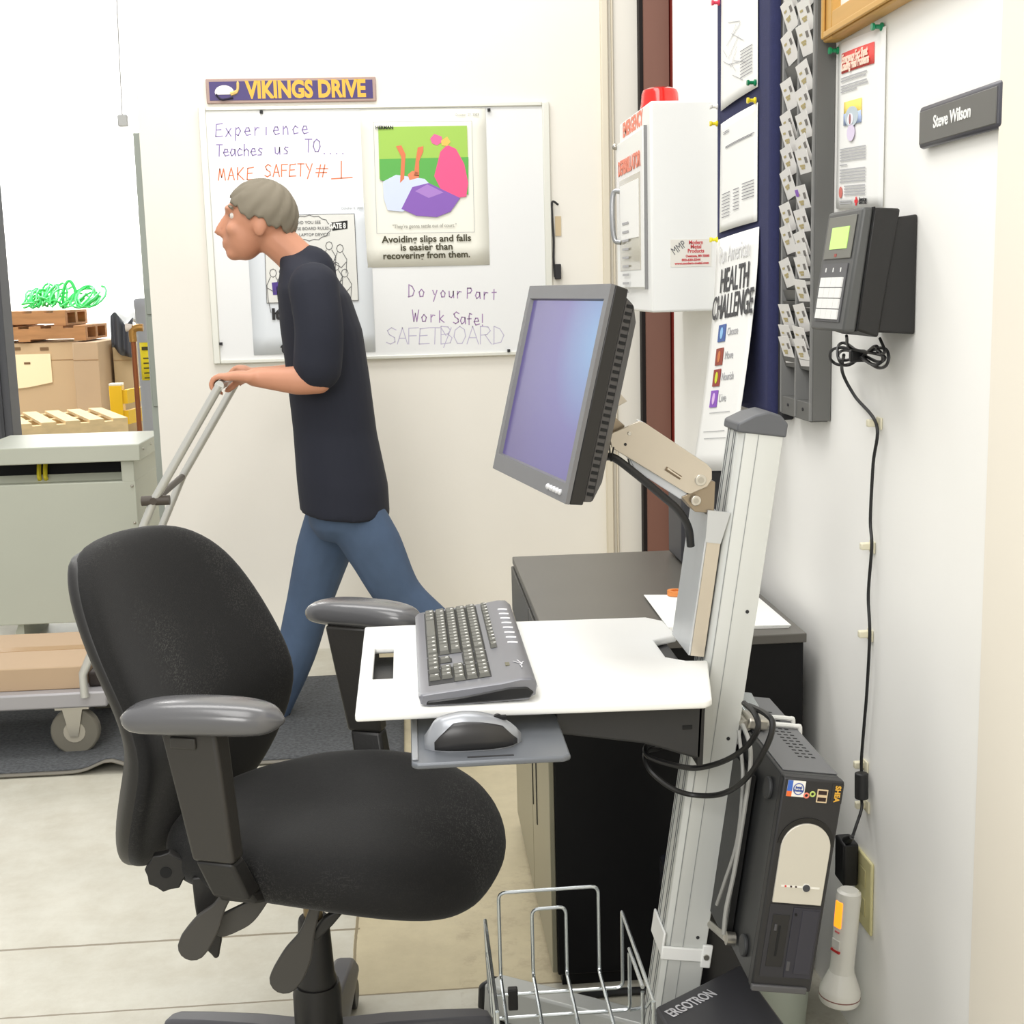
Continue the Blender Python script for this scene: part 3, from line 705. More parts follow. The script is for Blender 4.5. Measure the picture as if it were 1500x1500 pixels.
# grey badge rack
GR = M('rack_grey', (96, 96, 93), .5, var=.03)
GRL = M('rack_grey_edge', (126, 126, 124), .45)
t = thing('badge_rack', 'tall dark grey two-column slotted badge rack on the right wall', 'rack', (XW, 2.48, 1.1))
zr0, zr1 = 1.105, 2.20
ya, yb_, yc = 2.388, 2.484, 2.582      # near edge, middle, far edge
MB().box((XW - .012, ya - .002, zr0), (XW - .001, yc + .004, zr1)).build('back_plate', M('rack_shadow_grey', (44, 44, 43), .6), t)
MB().box((.735, ya - .004, zr0), (XW - .001, ya + .001, zr1)).build('side_plate', GR, t, bevel=.001)
for y in (ya + .003, yb_, yc):
    MB().box((.731, y - .004, zr0), (.760, y + .004, zr1)).build('divider', GRL, t, bevel=.001)
MB().box((.733, ya, zr0 - .002), (.765, yc, ax(1160, 583, .735).z)).build('base_panel', GR, t, bevel=.001)
zof = lambda py: ax(1172, py, .735).z
slots = [zof(529 - 16.75 * k + 12) for k in range(36)]
for (q0, q1) in ((ya + .006, yb_ - .005), (yb_ + .005, yc - .005)):
    mb = MB()
    for z in slots:
        mb.hull([Vector(p) for p in ((.740, q0, z), (.7415, q0, z), (.7415, q1, z), (.740, q1, z))], [Vector(p) for p in ((.733, q0, z + .020), (.7345, q0, z + .020), (.7345, q1, z + .020), (.733, q1, z + .020))])
        mb.hull([Vector(p) for p in ((.740, q0, z), (.757, q0, z - .004), (.757, q1, z - .004), (.740, q1, z))], [Vector(p) for p in ((.740, q0, z + .001), (.757, q0, z - .003), (.757, q1, z - .003), (.740, q1, z + .001))])
    mb.build('pocket_column', GR, t)
for y in ((ya + yb_) / 2, (yb_ + yc) / 2):
    MB().cyl((.731, y, zr0 + .018), (.7335, y, zr0 + .018), .003, n=10).build('screw', INK, t)
ORD = 'lowest second third fourth fifth sixth seventh eighth ninth tenth eleventh twelfth thirteenth fourteenth fifteenth sixteenth seventeenth eighteenth'.split()
CARD = M('badge_white', (234, 232, 228), .35); CARDB = M('badge_print', (188, 172, 120), .6); CARDG = M('badge_photo', (120, 116, 112), .6); CARDP = M('badge_purple', (140, 92, 190), .6)
proto = None
def badge(y, py, label, slant, purple=False):
    global proto
    z = zof(py) + .018
    if proto is None or purple:
        c = thing('badge_card', label, 'badge card', (0, 0, 0), group='badges in the grey rack')
        MB().box((-.0004, -.035, -.030), (.0004, .035, .023)).build('card', CARD, c)
        MB().box((-.0009, -.026, -.002), (-.0004, -.012, .009)).build('photo', CARDG, c)
        mb = MB()
        for a_, b_, z_ in ((.022, -.004, -.006), (.018, .0, -.0105), (.022, .008, .007)):
            ribbons(mb, [[(-.0008, a_, z_), (-.0008, b_, z_)]], .004, (-1, 0, 0))
        mb.build('printing', CARDB, c)
        if purple: MB().box((-.001, .012, .004), (-.0005, .030, .017)).build('mark', CARDP, c)
        if not purple: proto = c
    else:
        c = copy_tree(proto)
    c['label'] = label
    c.location = (.7325 - .004, y, z + .003); c.rotation_euler = (radians(slant), radians(-17), 0)
    return c
far = [528, 511, 480, 413, 363, 330, 280, 246, 212, 195, 147, 78, 29, 1]
near = [529, 512, 479, 444, 411, 392, 375, 343, 309, 258, 239, 206, 170, 134, 80, 46, 12]
for i, py in enumerate(far):
    badge((yb_ + yc) / 2 + random.uniform(-.003, .004), py, '%s badge card counted upward in the rack column beside the blue board' % ORD[i], random.uniform(-7, 3))
for i, py in enumerate(near):
    badge((ya + yb_) / 2 + random.uniform(-.003, .004), py, ('purple-marked badge card, %s counted upward in the rack column nearer the time terminal' if py == 309 else '%s badge card counted upward in the rack column nearer the time terminal') % ORD[i], random.uniform(-7, 3), py == 309)

# wooden frame with a paper in it
t = thing('wooden_frame', 'light oak picture frame cropped by the top of the picture', 'frame', (XW, 2.1, 1.77))
fy0, fy1, fz0, fz1 = 2.372, 1.75, ax(1210, 62, .745).z, 2.35
OAK = M('oak', (206, 160, 84), .45, var=.12, vscale=8, stretch=(1, .3, 3))
fwid = .045
def fbar(a0, a1, z0, z1): return MB().box((.742, min(a0, a1), z0), (XW - .001, max(a0, a1), z1)).box((.736, min(a0, a1) + .0, z0), (.744, max(a0, a1), z1) if False else (.744, max(a0, a1), z0 + .012 if z1 - z0 < .1 else z1))
MB().box((.7425, fy1 + fwid, fz0), (XW - .001, fy0 - fwid, fz0 + fwid)).box((.7365, fy1, fz0 + .004), (.7415, fy0 - .016, fz0 + .016)).build('frame_rail', OAK, t, bevel=.004)
MB().box((.742, fy0 - fwid, fz0), (XW - .001, fy0, fz1)).box((.736, fy0 - .016, fz0 + .004), (.7415, fy0 - .004, fz1)).build('frame_stile', OAK, t, bevel=.004)
MB().box((.742, fy1, fz0), (XW - .001, fy1 + fwid, fz1)).build('frame_stile', OAK, t, bevel=.004)
MB().box((.7425, fy1 + fwid, fz1 - fwid), (XW - .001, fy0 - fwid, fz1)).build('frame_rail', OAK, t, bevel=.004)
MB().box((.758, fy1 + fwid - .005, fz0 + fwid - .005), (.766, fy0 - fwid + .005, fz1 - fwid + .005)).build('paper', PAPER, t)
mb = MB()
for i in range(5): ribbons(mb, [[(.7575, fy0 - .07, fz0 + .075 + i * .02), (.7575, fy0 - .07 - .02 - .03 * (i % 3), fz0 + .085 + i * .02)]], .004, (-1, 0, 0))
mb.build('printing', M('pale_purple_ink', (190, 184, 206), .7), t)

# red-headed fact sheet
t, f = wall_paper('fact_sheet', 'white fact sheet with a red heading pinned below the oak frame', (rw(1228, 66, .004), rw(1298, 38, .004), rw(1293, 304, .004), rw(1225, 306, .004)))
def patch(name, u0, u1, v0, v1, rgb, parent, off=.0015, d=6):
    return MB().grid(lambda u, v: f(u0 + (u1 - u0) * u, v0 + (v1 - v0) * v) + Vector((-off, 0, 0)), d, 2).build(name, M('print_%d_%d_%d' % rgb, rgb, .7), parent, solid=.0004)
hd = patch('heading', .12, .82, .065, .185, (232, 90, 84), t)
for s_, u, v, w_ in (('Emergency Fact Sheet', .45, .105, .13), ('Loading Fluid Problems', .46, .15, .14)):
    p, fr_ = on_sheet(u, v, .0028); text(s_, p, fr_, .02, M('heading_text', (250, 226, 206), .7), hd, width=w_, bold=.0006)
lines('printing', f, [(.12, .7, .215), (.12, .68, .232), (.12, .7, .262), (.12, .72, .279), (.12, .5, .296)] + [(.12, .7, .64 + i * .017) for i in range(5)] + [(.12, .3, .735)] + [(.12, .7, .765 + i * .018) for i in range(5)] + [(.24, .7, .865 + i * .017) for i in range(4)] + [(.12, .42, .955), (.12, .42, .968)], PALE_INK, t, w=.0022)
pc_ = patch('picture_ground', .2, .6, .36, .46, (246, 220, 110), t)
patch('picture_lower', .2, .6, .43, .50, (176, 194, 232), pc_, .0021)
def disc(u, v, ru, rv, rgb, off, name='picture_shape'):
    mb = MB(); mb.prism([f(u + ru * cos(k * pi / 10), v + rv * sin(k * pi / 10)) + Vector((-off, 0, 0)) for k in range(20)], (.0003, 0, 0)); return mb.build(name, M('print_%d_%d_%d' % rgb, rgb, .7), pc_)
disc(.4, .455, .15, .06, (196, 208, 214), .0028); disc(.38, .47, .07, .035, (238, 238, 246), .0034); disc(.39, .55, .09, .05, (226, 214, 236), .003); disc(.38, .47, .02, .03, (170, 110, 110), .004)
disc(.14, .90, .045, .035, (214, 120, 110), .002)
crx, crv = .52, .958
for du, dv in ((.012, .026), (.034, .009)):
    mb = MB(); mb.prism([f(crx + a_ * du, crv + b_ * dv) + Vector((-.002, 0, 0)) for a_, b_ in ((-1, -1), (1, -1), (1, 1), (-1, 1))], (.0003, 0, 0)); mb.build('cross', M('cross_red', (224, 40, 48), .6), t)
for s_, v in (('American', .948), ('Red Cross', .966)):
    p, fr_ = on_sheet(.66, v, .002); text(s_, p, fr_, .010, INK, t, width=.034)
pin('green pushpin at the far top corner of the red-headed fact sheet', rw(1229, 74, .003), (20, 140, 90))
pin('green pushpin at the near top corner of the red-headed fact sheet', rw(1293, 39, .003), (20, 130, 90))

# name plate
t = thing('name_plate', 'dark grey engraved name plate on the right wall', 'name plate', (XW, 1.86, 1.6))
n0, n1 = rw(1349, 190, .01), rw(1471, 154, .01)
zz0, zz1 = rw(1349, 221).z, rw(1349, 160).z
MB().box((XW - .014, n1.y, zz0), (XW - .001, n0.y, zz1)).build('holder', M('plate_holder', (74, 74, 82), .35), t, bevel=.006)
MB().box((XW - .0155, n1.y + .012, zz0 + .006), (XW - .013, n0.y - .007, zz1 - .008)).build('insert', M('plate_insert', (98, 97, 93), .4), t, bevel=.001)
text('Steve Wilson', (XW - .016, (n0.y + n1.y) / 2 + .013, (zz0 + zz1) / 2 + .001), FACE_RIGHT, .024, PAPER, t, bold=.0005, width=.126)

# time terminal
yT = 1.98
tp = [ay(px, py, yT) for px, py in ((1268, 304), (1320, 305), (1321, 318), (1348, 313), (1343, 490), (1287, 495), (1240, 484))]
tp[3].x = tp[4].x = XW - .001
yF = 2.143
t = thing('time_terminal', 'black wall time terminal with a green screen and white keypad', 'terminal', (XW, 2.06, 1.27))
BK = M('terminal_black', (28, 27, 26), .45, bump=.1, bscale=300)
MB().prism([tp[0] + Vector((.012, 0, 0)), tp[1], tp[5], tp[6] + Vector((.014, 0, 0))], (0, yF - yT, 0)).build('housing', BK, t, bevel=.004)
MB().prism([(tp[2].x - .01, yT + .006, tp[2].z), tp[3] + Vector((0, .006, 0)), tp[4] + Vector((0, .006, 0)), (tp[5].x, yT + .006, tp[5].z + .008)], (0, yF - yT - .012, 0)).build('wall_bracket', BK, t, bevel=.003)
fa = MB().prism([tp[0] + Vector((-.004, 0, .001)), tp[0] + Vector((.013, 0, .001)), tp[6] + Vector((.015, 0, -.003)), tp[6] + Vector((-.006, 0, -.003))], (0, yF - yT, 0)).build('front_panel', M('terminal_grey', (80, 81, 80), .45), t, bevel=.005, seg=3)
MB().prism([tp[0] + Vector((.0125, -.001, .001)), tp[0] + Vector((.0145, -.001, .001)), tp[6] + Vector((.0165, -.001, -.002)), tp[6] + Vector((.0145, -.001, -.002))], (0, yF - yT + .002, 0)).build('panel_gap', TB, t)
# frame on the front panel: x to the near side, y up the slope
o0 = tp[6] + Vector((-.0065, yF - yT, -.003)); upv = (tp[0] + Vector((-.0045, 0, .001))) - (tp[6] + Vector((-.0065, 0, -.003)))
FT = frame((0, -1, 0), upv); TH = upv.length; TW = yF - yT
mT = Matrix.Translation(o0) @ FT.to_4x4()
def tbox(name, u0, u1, v0, v1, d0, d1, mat, parent, bev=0): return MB().box((u0 * TW, v0 * TH, d0), (u1 * TW, v1 * TH, d1), mT).build(name, mat, parent, bevel=bev)
tbox('display_surround', .10, .90, .60, .95, 0, .0015, M('terminal_grey_light', (112, 112, 104), .4), fa, .001)
tbox('screen', .26, .76, .68, .86, .0015, .0025, M('lcd_green', (186, 226, 120), .3, emit=.35), fa)
tbox('keypad_plate', .12, .86, .08, .56, 0, .0012, M('keypad_grey', (92, 92, 94), .5), fa)
tbox('logo', .44, .50, .615, .64, .0015, .0022, M('logo_red', (160, 70, 60), .5), fa)
KW = M('key_white', (240, 240, 236), .4)
for r_ in range(4):
    for c_ in range(4):
        tbox('key', .16 + c_ * .165, .16 + c_ * .165 + .155, .10 + r_ * .088, .10 + r_ * .088 + .08, .0012, .0035, KW, fa)
for c_ in range(3): tbox('indicator', .24 + c_ * .22, .26 + c_ * .22, .49, .525, .0012, .002, KW, fa)
# cable of the terminal: tangle, run down the wall, clips
CB_ = M('cable_black', (24, 24, 25), .45)
t = thing('terminal_cable', 'thin black cable running down the wall from the time terminal to the adapter', 'cable', (XW, 2.15, .3))
def wc(px, py, off=.012): return rw(px, py, off)
run = [wc(1236, 520, .05), wc(1234, 545, .03), wc(1252, 580), wc(1284, 622), wc(1279, 680), wc(1275, 760), wc(1277, 800), wc(1272, 870), wc(1274, 928), wc(1270, 1010), wc(1266, 1060), wc(1262, 1110), wc(1262, 1132)]
MB().tube(spl(run, 8), .0028, 8).build('lead', CB_, t)
coil = []
for k in range(46):
    a_ = k * .42; px = 1258 + 36 * cos(a_) * (1 - .22 * sin(k * .31)) ; py = 521 + 13 * sin(2 * a_ + .25 * sin(k * .4)) * (1 - .3 * sin(k * .23)) + 3 * sin(k * .5)
    coil.append(wc(px, py, .035 + .012 * sin(k * .9)))
MB().tube(spl([ay(1240, 492, 2.05)] + [wc(1246, 510, .05)] + coil + [wc(1296, 515, .05), ay(1289, 496, 2.05)], 4), .0026, 6).build('coil', CB_, t)
MB().tube(spl([wc(1262, 1168, .014), wc(1262, 1185, .018), wc(1254, 1210, .03), wc(1248, 1228, .045)], 6), .0028, 8).build('lead', CB_, t)
pw = wc(1256, 521, .036); MB().box((pw.x - .014, pw.y - .010, pw.z - .010), (pw.x + .012, pw.y + .004, pw.z + .010)).build('twist_tie', CB_, t, bevel=.003)
p0, p1 = wc(1262, 1132, .016), wc(1262, 1170, .016)
MB().cyl(p0, p1, .0115, n=16).build('ferrite', M('ferrite_black', (34, 34, 34), .5), t, bevel=.002)
for px, py in ((1288, 620), (1278, 801), (1275, 930), (1268, 1122), (1270, 1181)):
    p = rw(px, py)
    c = thing('cable_clip', {620: 'cream cable clip highest on the wall below the time terminal', 801: 'cream cable clip second from the top on the wall cable', 930: 'cream cable clip third from the top on the wall cable', 1122: 'cream cable clip just above the thick black ferrite', 1181: 'cream cable clip just below the thick black ferrite'}[py], 'cable clip', p, group='cable clips on the right wall')
    mc = M('clip_cream', (228, 222, 196), .5)
    MB().box((XW - .004, p.y - .011, p.z - .010), (XW - .0005, p.y + .011, p.z + .010)).build('base', mc, c, bevel=.001)
    MB().box((XW - .02, p.y + .002, p.z - .006), (XW - .003, p.y + .014, p.z + .006)).build('hook', mc, c, bevel=.002)

# socket plate, adapter, flashlight
t = thing('socket_plate', 'ivory socket plate low on the right wall behind the black adapter', 'socket plate', (XW, 2.1, .3))
IV = M('ivory_plastic', (214, 206, 154), .4)
s0_, s1_ = rw(1258, 1250), rw(1279, 1365)
zs1_, zs0_ = rw(1268, 1252).z, rw(1270, 1362).z
ysn, ysf = rw(1279, 1300).y, rw(1255, 1300).y
MB().box((XW - .006, ysn, zs0_), (XW - .0005, ysf, zs1_)).build('plate', IV, t, bevel=.003)
for k in (.3, .7): MB().box((XW - .0075, (ysn + ysf) / 2 - .015, zs0_ + (zs1_ - zs0_) * k - .016), (XW - .006, (ysn + ysf) / 2 + .015, zs0_ + (zs1_ - zs0_) * k + .016)).build('socket', M('socket_ivory', (196, 188, 138), .4), t, bevel=.001)
yA = 2.17
aA, aB = ay(1236, 1238, yA), ay(1262, 1298, yA)
t = thing('adapter', 'black power adapter plugged into the ivory socket plate', 'adapter', (aA.x, yA, aB.z))
MB().box((aA.x, yA, aB.z), (XW - .008, yA + .05, aA.z)).build('body', BLACK_PLASTIC, t, bevel=.004)
MB().cyl((aA.x + .012, yA + .02, aA.z), wc(1248, 1226, .045) , .008, .004).build('strain_relief', BLACK_PLASTIC, t)
a0, a1 = ay(1244, 1303, 2.12), ay(1229, 1466, 2.12)
axd = (a1 - a0).normalized(); Lf = (a1 - a0).length
t = thing('flashlight', 'white rechargeable flashlight hanging lens-down below the black adapter', 'flashlight', a1)
FW = M('flashlight_white', (228, 226, 216), .3, coat=.3)
MB().lathe([(0, 0), (.016, 0), (.0205, .004), (.0215, .012), (.0205, .112 * Lf / .165), (.0215, .118 * Lf / .165), (.022, .122 * Lf / .165)], a0, axd, 32).build('body', FW, t)
hb = a0 + axd * (.120 * Lf / .165)
hl = Lf - .120 * Lf / .165
MB().lathe([(0, 0), (.022, 0), (.0345, hl * .55), (.0355, hl * .62), (.0355, hl * .92), (.033, hl), (0, hl)], hb, axd, 36).build('head', FW, t)
MB().lathe([(.0357, hl * .76), (.0359, hl * .77), (.0359, hl * .79), (.0357, hl * .80)], hb, axd, 36).build('seam_ring', M('seam_brown', (140, 100, 90), .5), t)
side = Vector((-.90, -.43, 0)); side = (side - axd * side.dot(axd)).normalized(); tang = axd.cross(side)
FM = lambda d: Matrix.Translation(a0 + axd * d) @ Matrix((tang, axd, side)).transposed().to_4x4()
MB().box((-.008, 0, .010), (.008, .048, .0225), FM(.018)).build('charge_lamp', M('amber_glow', (255, 140, 30), .3, emit=1.6), t, bevel=.002)
MB().box((-.009, 0, .010), (.009, .016, .0215), FM(.088)).build('switch', M('switch_white', (214, 212, 204), .4), t, bevel=.001)
MB().box((-.010, 0, .010), (.010, .004, .0217), FM(.107)).build('red_band', M('band_red', (190, 40, 40), .5), t)
mb = MB(); mb.box((-.006, 0, .0100), (.004, .003, .0216), FM(.072)); mb.build('mark', M('mark_pink', (220, 120, 120), .5), t)
# ------------------------------------------------------------------ dark cabinet by the wall
t = thing('filing_cabinet', 'low black filing cabinet against the right wall behind the workstation', 'cabinet', (.49, 2.83, 0))
CBK = M('cabinet_black', (13, 13, 15), .45, spec=.25)
MB().box((.252, 2.422, .03), (.735, 3.25, .682)).build('body', CBK, t, bevel=.003)
MB().box((.246, 2.412, .682), (.738, 3.256, .70)).build('top', M('cabinet_top', (94, 91, 85), .35, var=.06, vscale=5), t, bevel=.002)
MB().box((.262, 2.44, 0), (.73, 3.24, .03)).build('plinth', CBK, t)
SIDE = M('cabinet_side_reflection', (150, 146, 126), .32, .35, var=.03, vscale=3)  # floor reflection put into the beige of the lower doors
ym = 2.79
for a_, b_ in ((2.424, ym - .004), (ym + .004, 3.248)):
    d_ = MB().box((.242, a_, .035), (.252, b_, .56)).build('door', SIDE, t, bevel=.002)
    dr = MB().box((.242, a_, .566), (.252, b_, .678)).build('drawer', M('drawer_dark', (74, 73, 70), .35, .2), t, bevel=.002)
MB().box((.2405, 2.765, .247), (.2425, 2.772, .545)).build('finger_pull', TB, t)
MB().box((.2405, 2.680, .235), (.2425, 2.690, .545)).build('finger_pull', TB, t)
MB().box((.236, 2.70, .60), (.243, 2.725, .635)).build('lock', M('lock_chrome', (224, 224, 220), .25, .8), t, bevel=.002)
t = thing('paper_stack', 'white papers lying on the black filing cabinet behind the column', 'papers', (.6, 2.6, .70))
for k in range(3):
    MB().hull([Vector((.494 - .003 * k, 2.76, .7005 + k * .002)), Vector((.485, 2.471 + .004 * k, .7005 + k * .002)), Vector((.716 + .002 * k, 2.455, .7005 + k * .002)), Vector((.719, 2.717, .7005 + k * .002))],
              [Vector((.494 - .003 * k, 2.76, .702 + k * .002)), Vector((.485, 2.471 + .004 * k, .702 + k * .002)), Vector((.716 + .002 * k, 2.455, .702 + k * .002)), Vector((.719, 2.717, .702 + k * .002))]).build('sheet', PAPER, t)
t = tag(MB().lathe([(.010, 0), (.018, 0), (.018, .010), (.010, .010), (.010, 0)], (.553, 2.742, .707), n=24).build('tape_roll', M('tape_orange', (226, 140, 70), .5)), 'small orange tape roll on the papers on the black filing cabinet', 'tape roll')
t = thing('equipment_box', 'dark grey box standing at the far end of the black filing cabinet', 'box', (.69, 3.14, .70))
MB().box((.632, 3.06, .705), (.735, 3.22, .925)).build('case', M('case_grey', (66, 66, 70), .5), t, bevel=.006)
for yy2 in (3.08, 3.19): MB().box((.65, yy2, .70), (.72, yy2 + .02, .706)).build('foot', BLACK_PLASTIC, t)

# ------------------------------------------------------------------ computer workstation on a leaning column
LEAN = math.atan(.1456)
Wv, Uv = Vector((cos(LEAN), 0, -sin(LEAN))), Vector((sin(LEAN), 0, cos(LEAN)))
MC = Matrix.Translation((.366, 1.93, .322)) @ Matrix((Wv, Vector((0, 1, 0)), Uv)).transposed().to_4x4()
ws = thing('workstation_cart', 'mobile computer workstation stand with a leaning aluminium column and white work tray', 'workstation', (.42, 2.0, 0))
COLA = M('column_aluminium', (208, 210, 206), .4, .12, var=.02, vscale=3)
col = MB().prism([MC @ Vector(p) for p in ((0, .008, -.17), (.010, 0, -.17), (.067, 0, -.17), (.067, .08, -.17), (.010, .08, -.17), (0, .072, -.17))], Uv * 1.005).build('column', COLA, ws, bevel=.0015)
for xx in (.0085, .029): MB().box((xx, -.0006, -.17), (xx + .0012, .001, .83), MC).build('groove', M('groove_grey', (150, 153, 152), .5), col)
for yy in (.018, .028, .052, .062): MB().box((-.0006, yy, -.17), (.001, yy + .0025, .83), MC).build('groove', M('groove_dark', (104, 107, 110), .45, .4), col)
for xx, zz in ((.052, .561), (.052, .361), (.051, .035)): MB().cyl(MC @ Vector((xx, -.0008, zz)), MC @ Vector((xx, .001, zz)), .0028, n=12).build('screw_hole', INK, col)
capc = M('cap_grey', (92, 94, 98), .45)
MB().prism([MC @ Vector((x, -.003, z)) for x, z in ((-.004, .828), (.071, .828), (.071, .848), (.058, .860), (.040, .863), (.020, .856), (-.004, .841))], (0, .087, 0)).build('column_cap', capc, ws, bevel=.003, seg=3)
cz0, cz1 = (.318 - .322), .032
MB().box((-.004, -.005, -.004), (.069, .0, .018), MC).box((-.004, -.003, .0), (.0, .083, .04), MC).build('collar', WHITE_METAL, ws, bevel=.002)
MB().box((.060, -.007, -.012), (.076, -.001, .026), MC).build('collar_tab', WHITE_METAL, ws, bevel=.002)
MB().cyl(MC @ Vector((.067, -.010, .007)), MC @ Vector((.067, -.006, .007)), .0045, n=14).build('screw', STEEL, ws)
# work tray: flat sheet with a hand slot, thickness by solidify
mb = MB(); zt_ = .80
xs_, ys_ = [-.086, -.066, -.036, -.01], [1.745, 1.905, 2.085, 2.218]
V = {}
def tv(x, y):
    k = (round(x, 4), round(y, 4))
    if k not in V: V[k] = mb.bm.verts.new((x, y, zt_))
    return V[k]
for i in range(3):
    for j in range(3):
        if (i, j) != (1, 1): mb.bm.faces.new([tv(xs_[i], ys_[j]), tv(xs_[i + 1], ys_[j]), tv(xs_[i + 1], ys_[j + 1]), tv(xs_[i], ys_[j + 1])])
mb.bm.faces.new([tv(*p) for p in ((-.01, 1.745), (.388, 1.729), (.400, 1.738), (.436, 1.922), (.404, 1.926), (.378, 1.95), (.378, 2.05), (.42, 2.075), (.416, 2.17), (.392, 2.20), (-.01, 2.218), (-.01, 2.085), (-.01, 1.905))])
tray = mb.build('work_tray', M('tray_white', (243, 244, 242), .4), ws)
k = tray.modifiers.new('thick', 'SOLIDIFY'); k.thickness = .013; k.offset = 1 if tray.data.polygons[0].normal.z < 0 else -1
k = tray.modifiers.new('bevel', 'BEVEL'); k.width = .004; k.segments = 3; k.limit_method = 'ANGLE'; k.angle_limit = radians(60)
MB().box((-.07, 1.90, .762), (.01, 2.12, .772)).build('tray_pan', BLACK_PLASTIC, ws)
brk = M('bracket_black', (40, 40, 41), .5)
MB().prism([(.19, 1.80, .786), (.405, 1.80, .786), (.400, 1.80, .687), (.318, 1.80, .716), (.19, 1.80, .738)], (0, .32, 0)).build('bracket', brk, ws, bevel=.004)
MB().box((.372, 1.799, .735), (.386, 1.801, .741)).build('bracket_slot', TB, ws)
MB().prism([(.398, 1.80, .786), (.405, 1.80, .786), (.401, 1.80, .68), (.393, 1.80, .68)], (0, .125, 0)).build('bracket_edge', BLACK_PLASTIC, ws)
# mouse platform
mp = MB().prism([(-.012, 1.640, .757), (-.005, 1.633, .757), (.184, 1.633, .757), (.193, 1.640, .757), (.193, 1.86, .757), (-.012, 1.86, .757)], (0, 0, .008)).build('mouse_platform', M('platform_grey', (106, 110, 116), .35, .2), ws, bevel=.003, seg=3)
MB().box((-.011, 1.645, .765), (-.003, 1.855, .768)).build('platform_rim', M('platform_rim_grey', (146, 149, 153), .35, .2), mp, bevel=.001)
MB().box((.06, 1.646, .7648), (.12, 1.650, .7656)).build('platform_groove', DARK_PLASTIC, mp)
# lift rail and monitor arm
ZN = M('zinc_plate', (212, 203, 188), .34, .75, var=.08, vscale=7)
RZ0, RZ1 = .485, .70
MB().box((-.028, .0, RZ0), (-.0245, .125, RZ1), MC).build('riser_plate', BRUSHED, ws, bevel=.001)
MB().box((-.0245, .0, RZ0), (-.004, .003, RZ1 - .04), MC).build('riser_side', ZN, ws)
MB().box((-.0245, .02, RZ0), (-.0005, .10, RZ1), MC).build('riser_core', M('riser_core_grey', (150, 152, 154), .4, .6), ws)
MB().hull([MC @ Vector(p) for p in ((-.0275, -.002, RZ1 - .04), (-.004, -.002, RZ1 - .04), (-.004, .004, RZ1 - .04), (-.0275, .004, RZ1 - .04))],
          [MC @ Vector(p) for p in ((-.030, -.002, RZ1 + .008), (.004, -.002, RZ1 + .008), (.004, .004, RZ1 + .008), (-.030, .004, RZ1 + .008))]).build('riser_gusset', BRUSHED, ws)
def poly(pxs, y, dy): return MB().prism([ay(px, py, y) for px, py in pxs], (0, dy, 0))
ya_ = 1.93
arm = poly([(893, 641), (897, 634), (936, 617), (944, 619), (1036, 680), (1043, 688), (1043, 702), (1036, 713), (1011, 724), (1005, 722), (896, 656)], ya_, .004).build('arm', ZN, ws, bevel=.001)
poly([(893, 641), (897, 634), (936, 617), (944, 619), (1036, 680), (1043, 688), (1043, 702), (1036, 713), (1011, 724), (1005, 722), (896, 656)], ya_ + .056, .004).build('arm_cheek', ZN, arm, bevel=.001)
poly([(940, 620), (944, 619), (1036, 680), (1041, 686), (1038, 690), (1032, 684)], ya_ + .004, .052).build('arm_cover', BRUSHED, arm, bevel=.001)
poly([(905, 642), (935, 628), (940, 640), (1020, 695), (1015, 712), (905, 652)], ya_ + .012, .034).build('arm_spring', M('spring_grey', (122, 124, 124), .4, .6), arm)
poly([(920, 668), (926, 666), (1004, 720), (1010, 728), (996, 731), (930, 688)], ya_ + .008, .035).build('lower_link', M('link_grey', (206, 210, 216), .4, .3), ws, bevel=.001)
poly([(998, 728), (1012, 722), (1040, 704), (1048, 706), (1046, 752), (1018, 750)], ya_ + .006, .05).build('arm_bracket', M('bracket_zinc', (160, 146, 126), .35, .75), ws, bevel=.001)
for px, py, r in ((1026, 703, .0085), (1019, 733, .0075), (922, 635, .0032)):
    c_ = ay(px, py, ya_); MB().cyl(c_ + Vector((0, -.004 if r > .004 else -.001, 0)), c_ + Vector((0, .001, 0)), r, n=20).build('pivot', M('pivot_steel', (210, 206, 196), .3, .8), arm, bevel=.001)
    if r > .004: MB().cyl(c_ + Vector((0, -.0045, 0)), c_ + Vector((0, -.003, 0)), r * .55, n=16).build('pivot_pin', STEEL, arm)
c_ = ay(916, 651, ya_); MB().cyl(c_ + Vector((0, -.0006, 0)), c_ + Vector((0, .001, 0)), .0022, n=10).build('screw_hole', INK, arm)
a_, b_ = ay(975, 686, ya_), ay(997, 700, ya_)
MB().tube([a_ + Vector((0, -.0002, 0)), b_ + Vector((0, -.0002, 0))], .0032, 8).build('slot', M('slot_shade', (120, 104, 84), .5, .5), arm)
MB().tube([a_ + Vector((.002, -.0012, -.0005)), b_ + Vector((0, -.0012, 0))], .0022, 8).build('slot_inset', ZN, arm)
poly([(884, 640), (888, 606), (894, 597), (902, 612), (916, 624), (905, 640), (896, 652), (890, 654)], ya_ + .012, .035).build('tilt_bracket', M('bracket_zinc', (160, 146, 126), .35, .75), ws, bevel=.002)
poly([(896, 562), (919, 588), (906, 595), (894, 602), (888, 600)], ya_ + .006, .045).build('tilt_plate', ZN, ws, bevel=.001)
MB().tube(spl([ay(868, 676, 1.97), ay(882, 670, 1.945), ay(900, 671, 1.935), ay(930, 693, 1.93), ay(965, 722, 1.93), ay(993, 747, 1.935), ay(1008, 772, 1.945), ay(1012, 800, 1.95)], 8), .006, 10).build('cable', CB_, ws)
for pts in (((888, 634), (893, 655), (894, 673)), ((899, 655), (897, 663), (895, 676)), ((920, 672), (922, 680), (924, 687))):
    MB().tube([ay(px, py, 1.93) for px, py in pts], .0012, 6).build('cable_tie', CB_, ws)
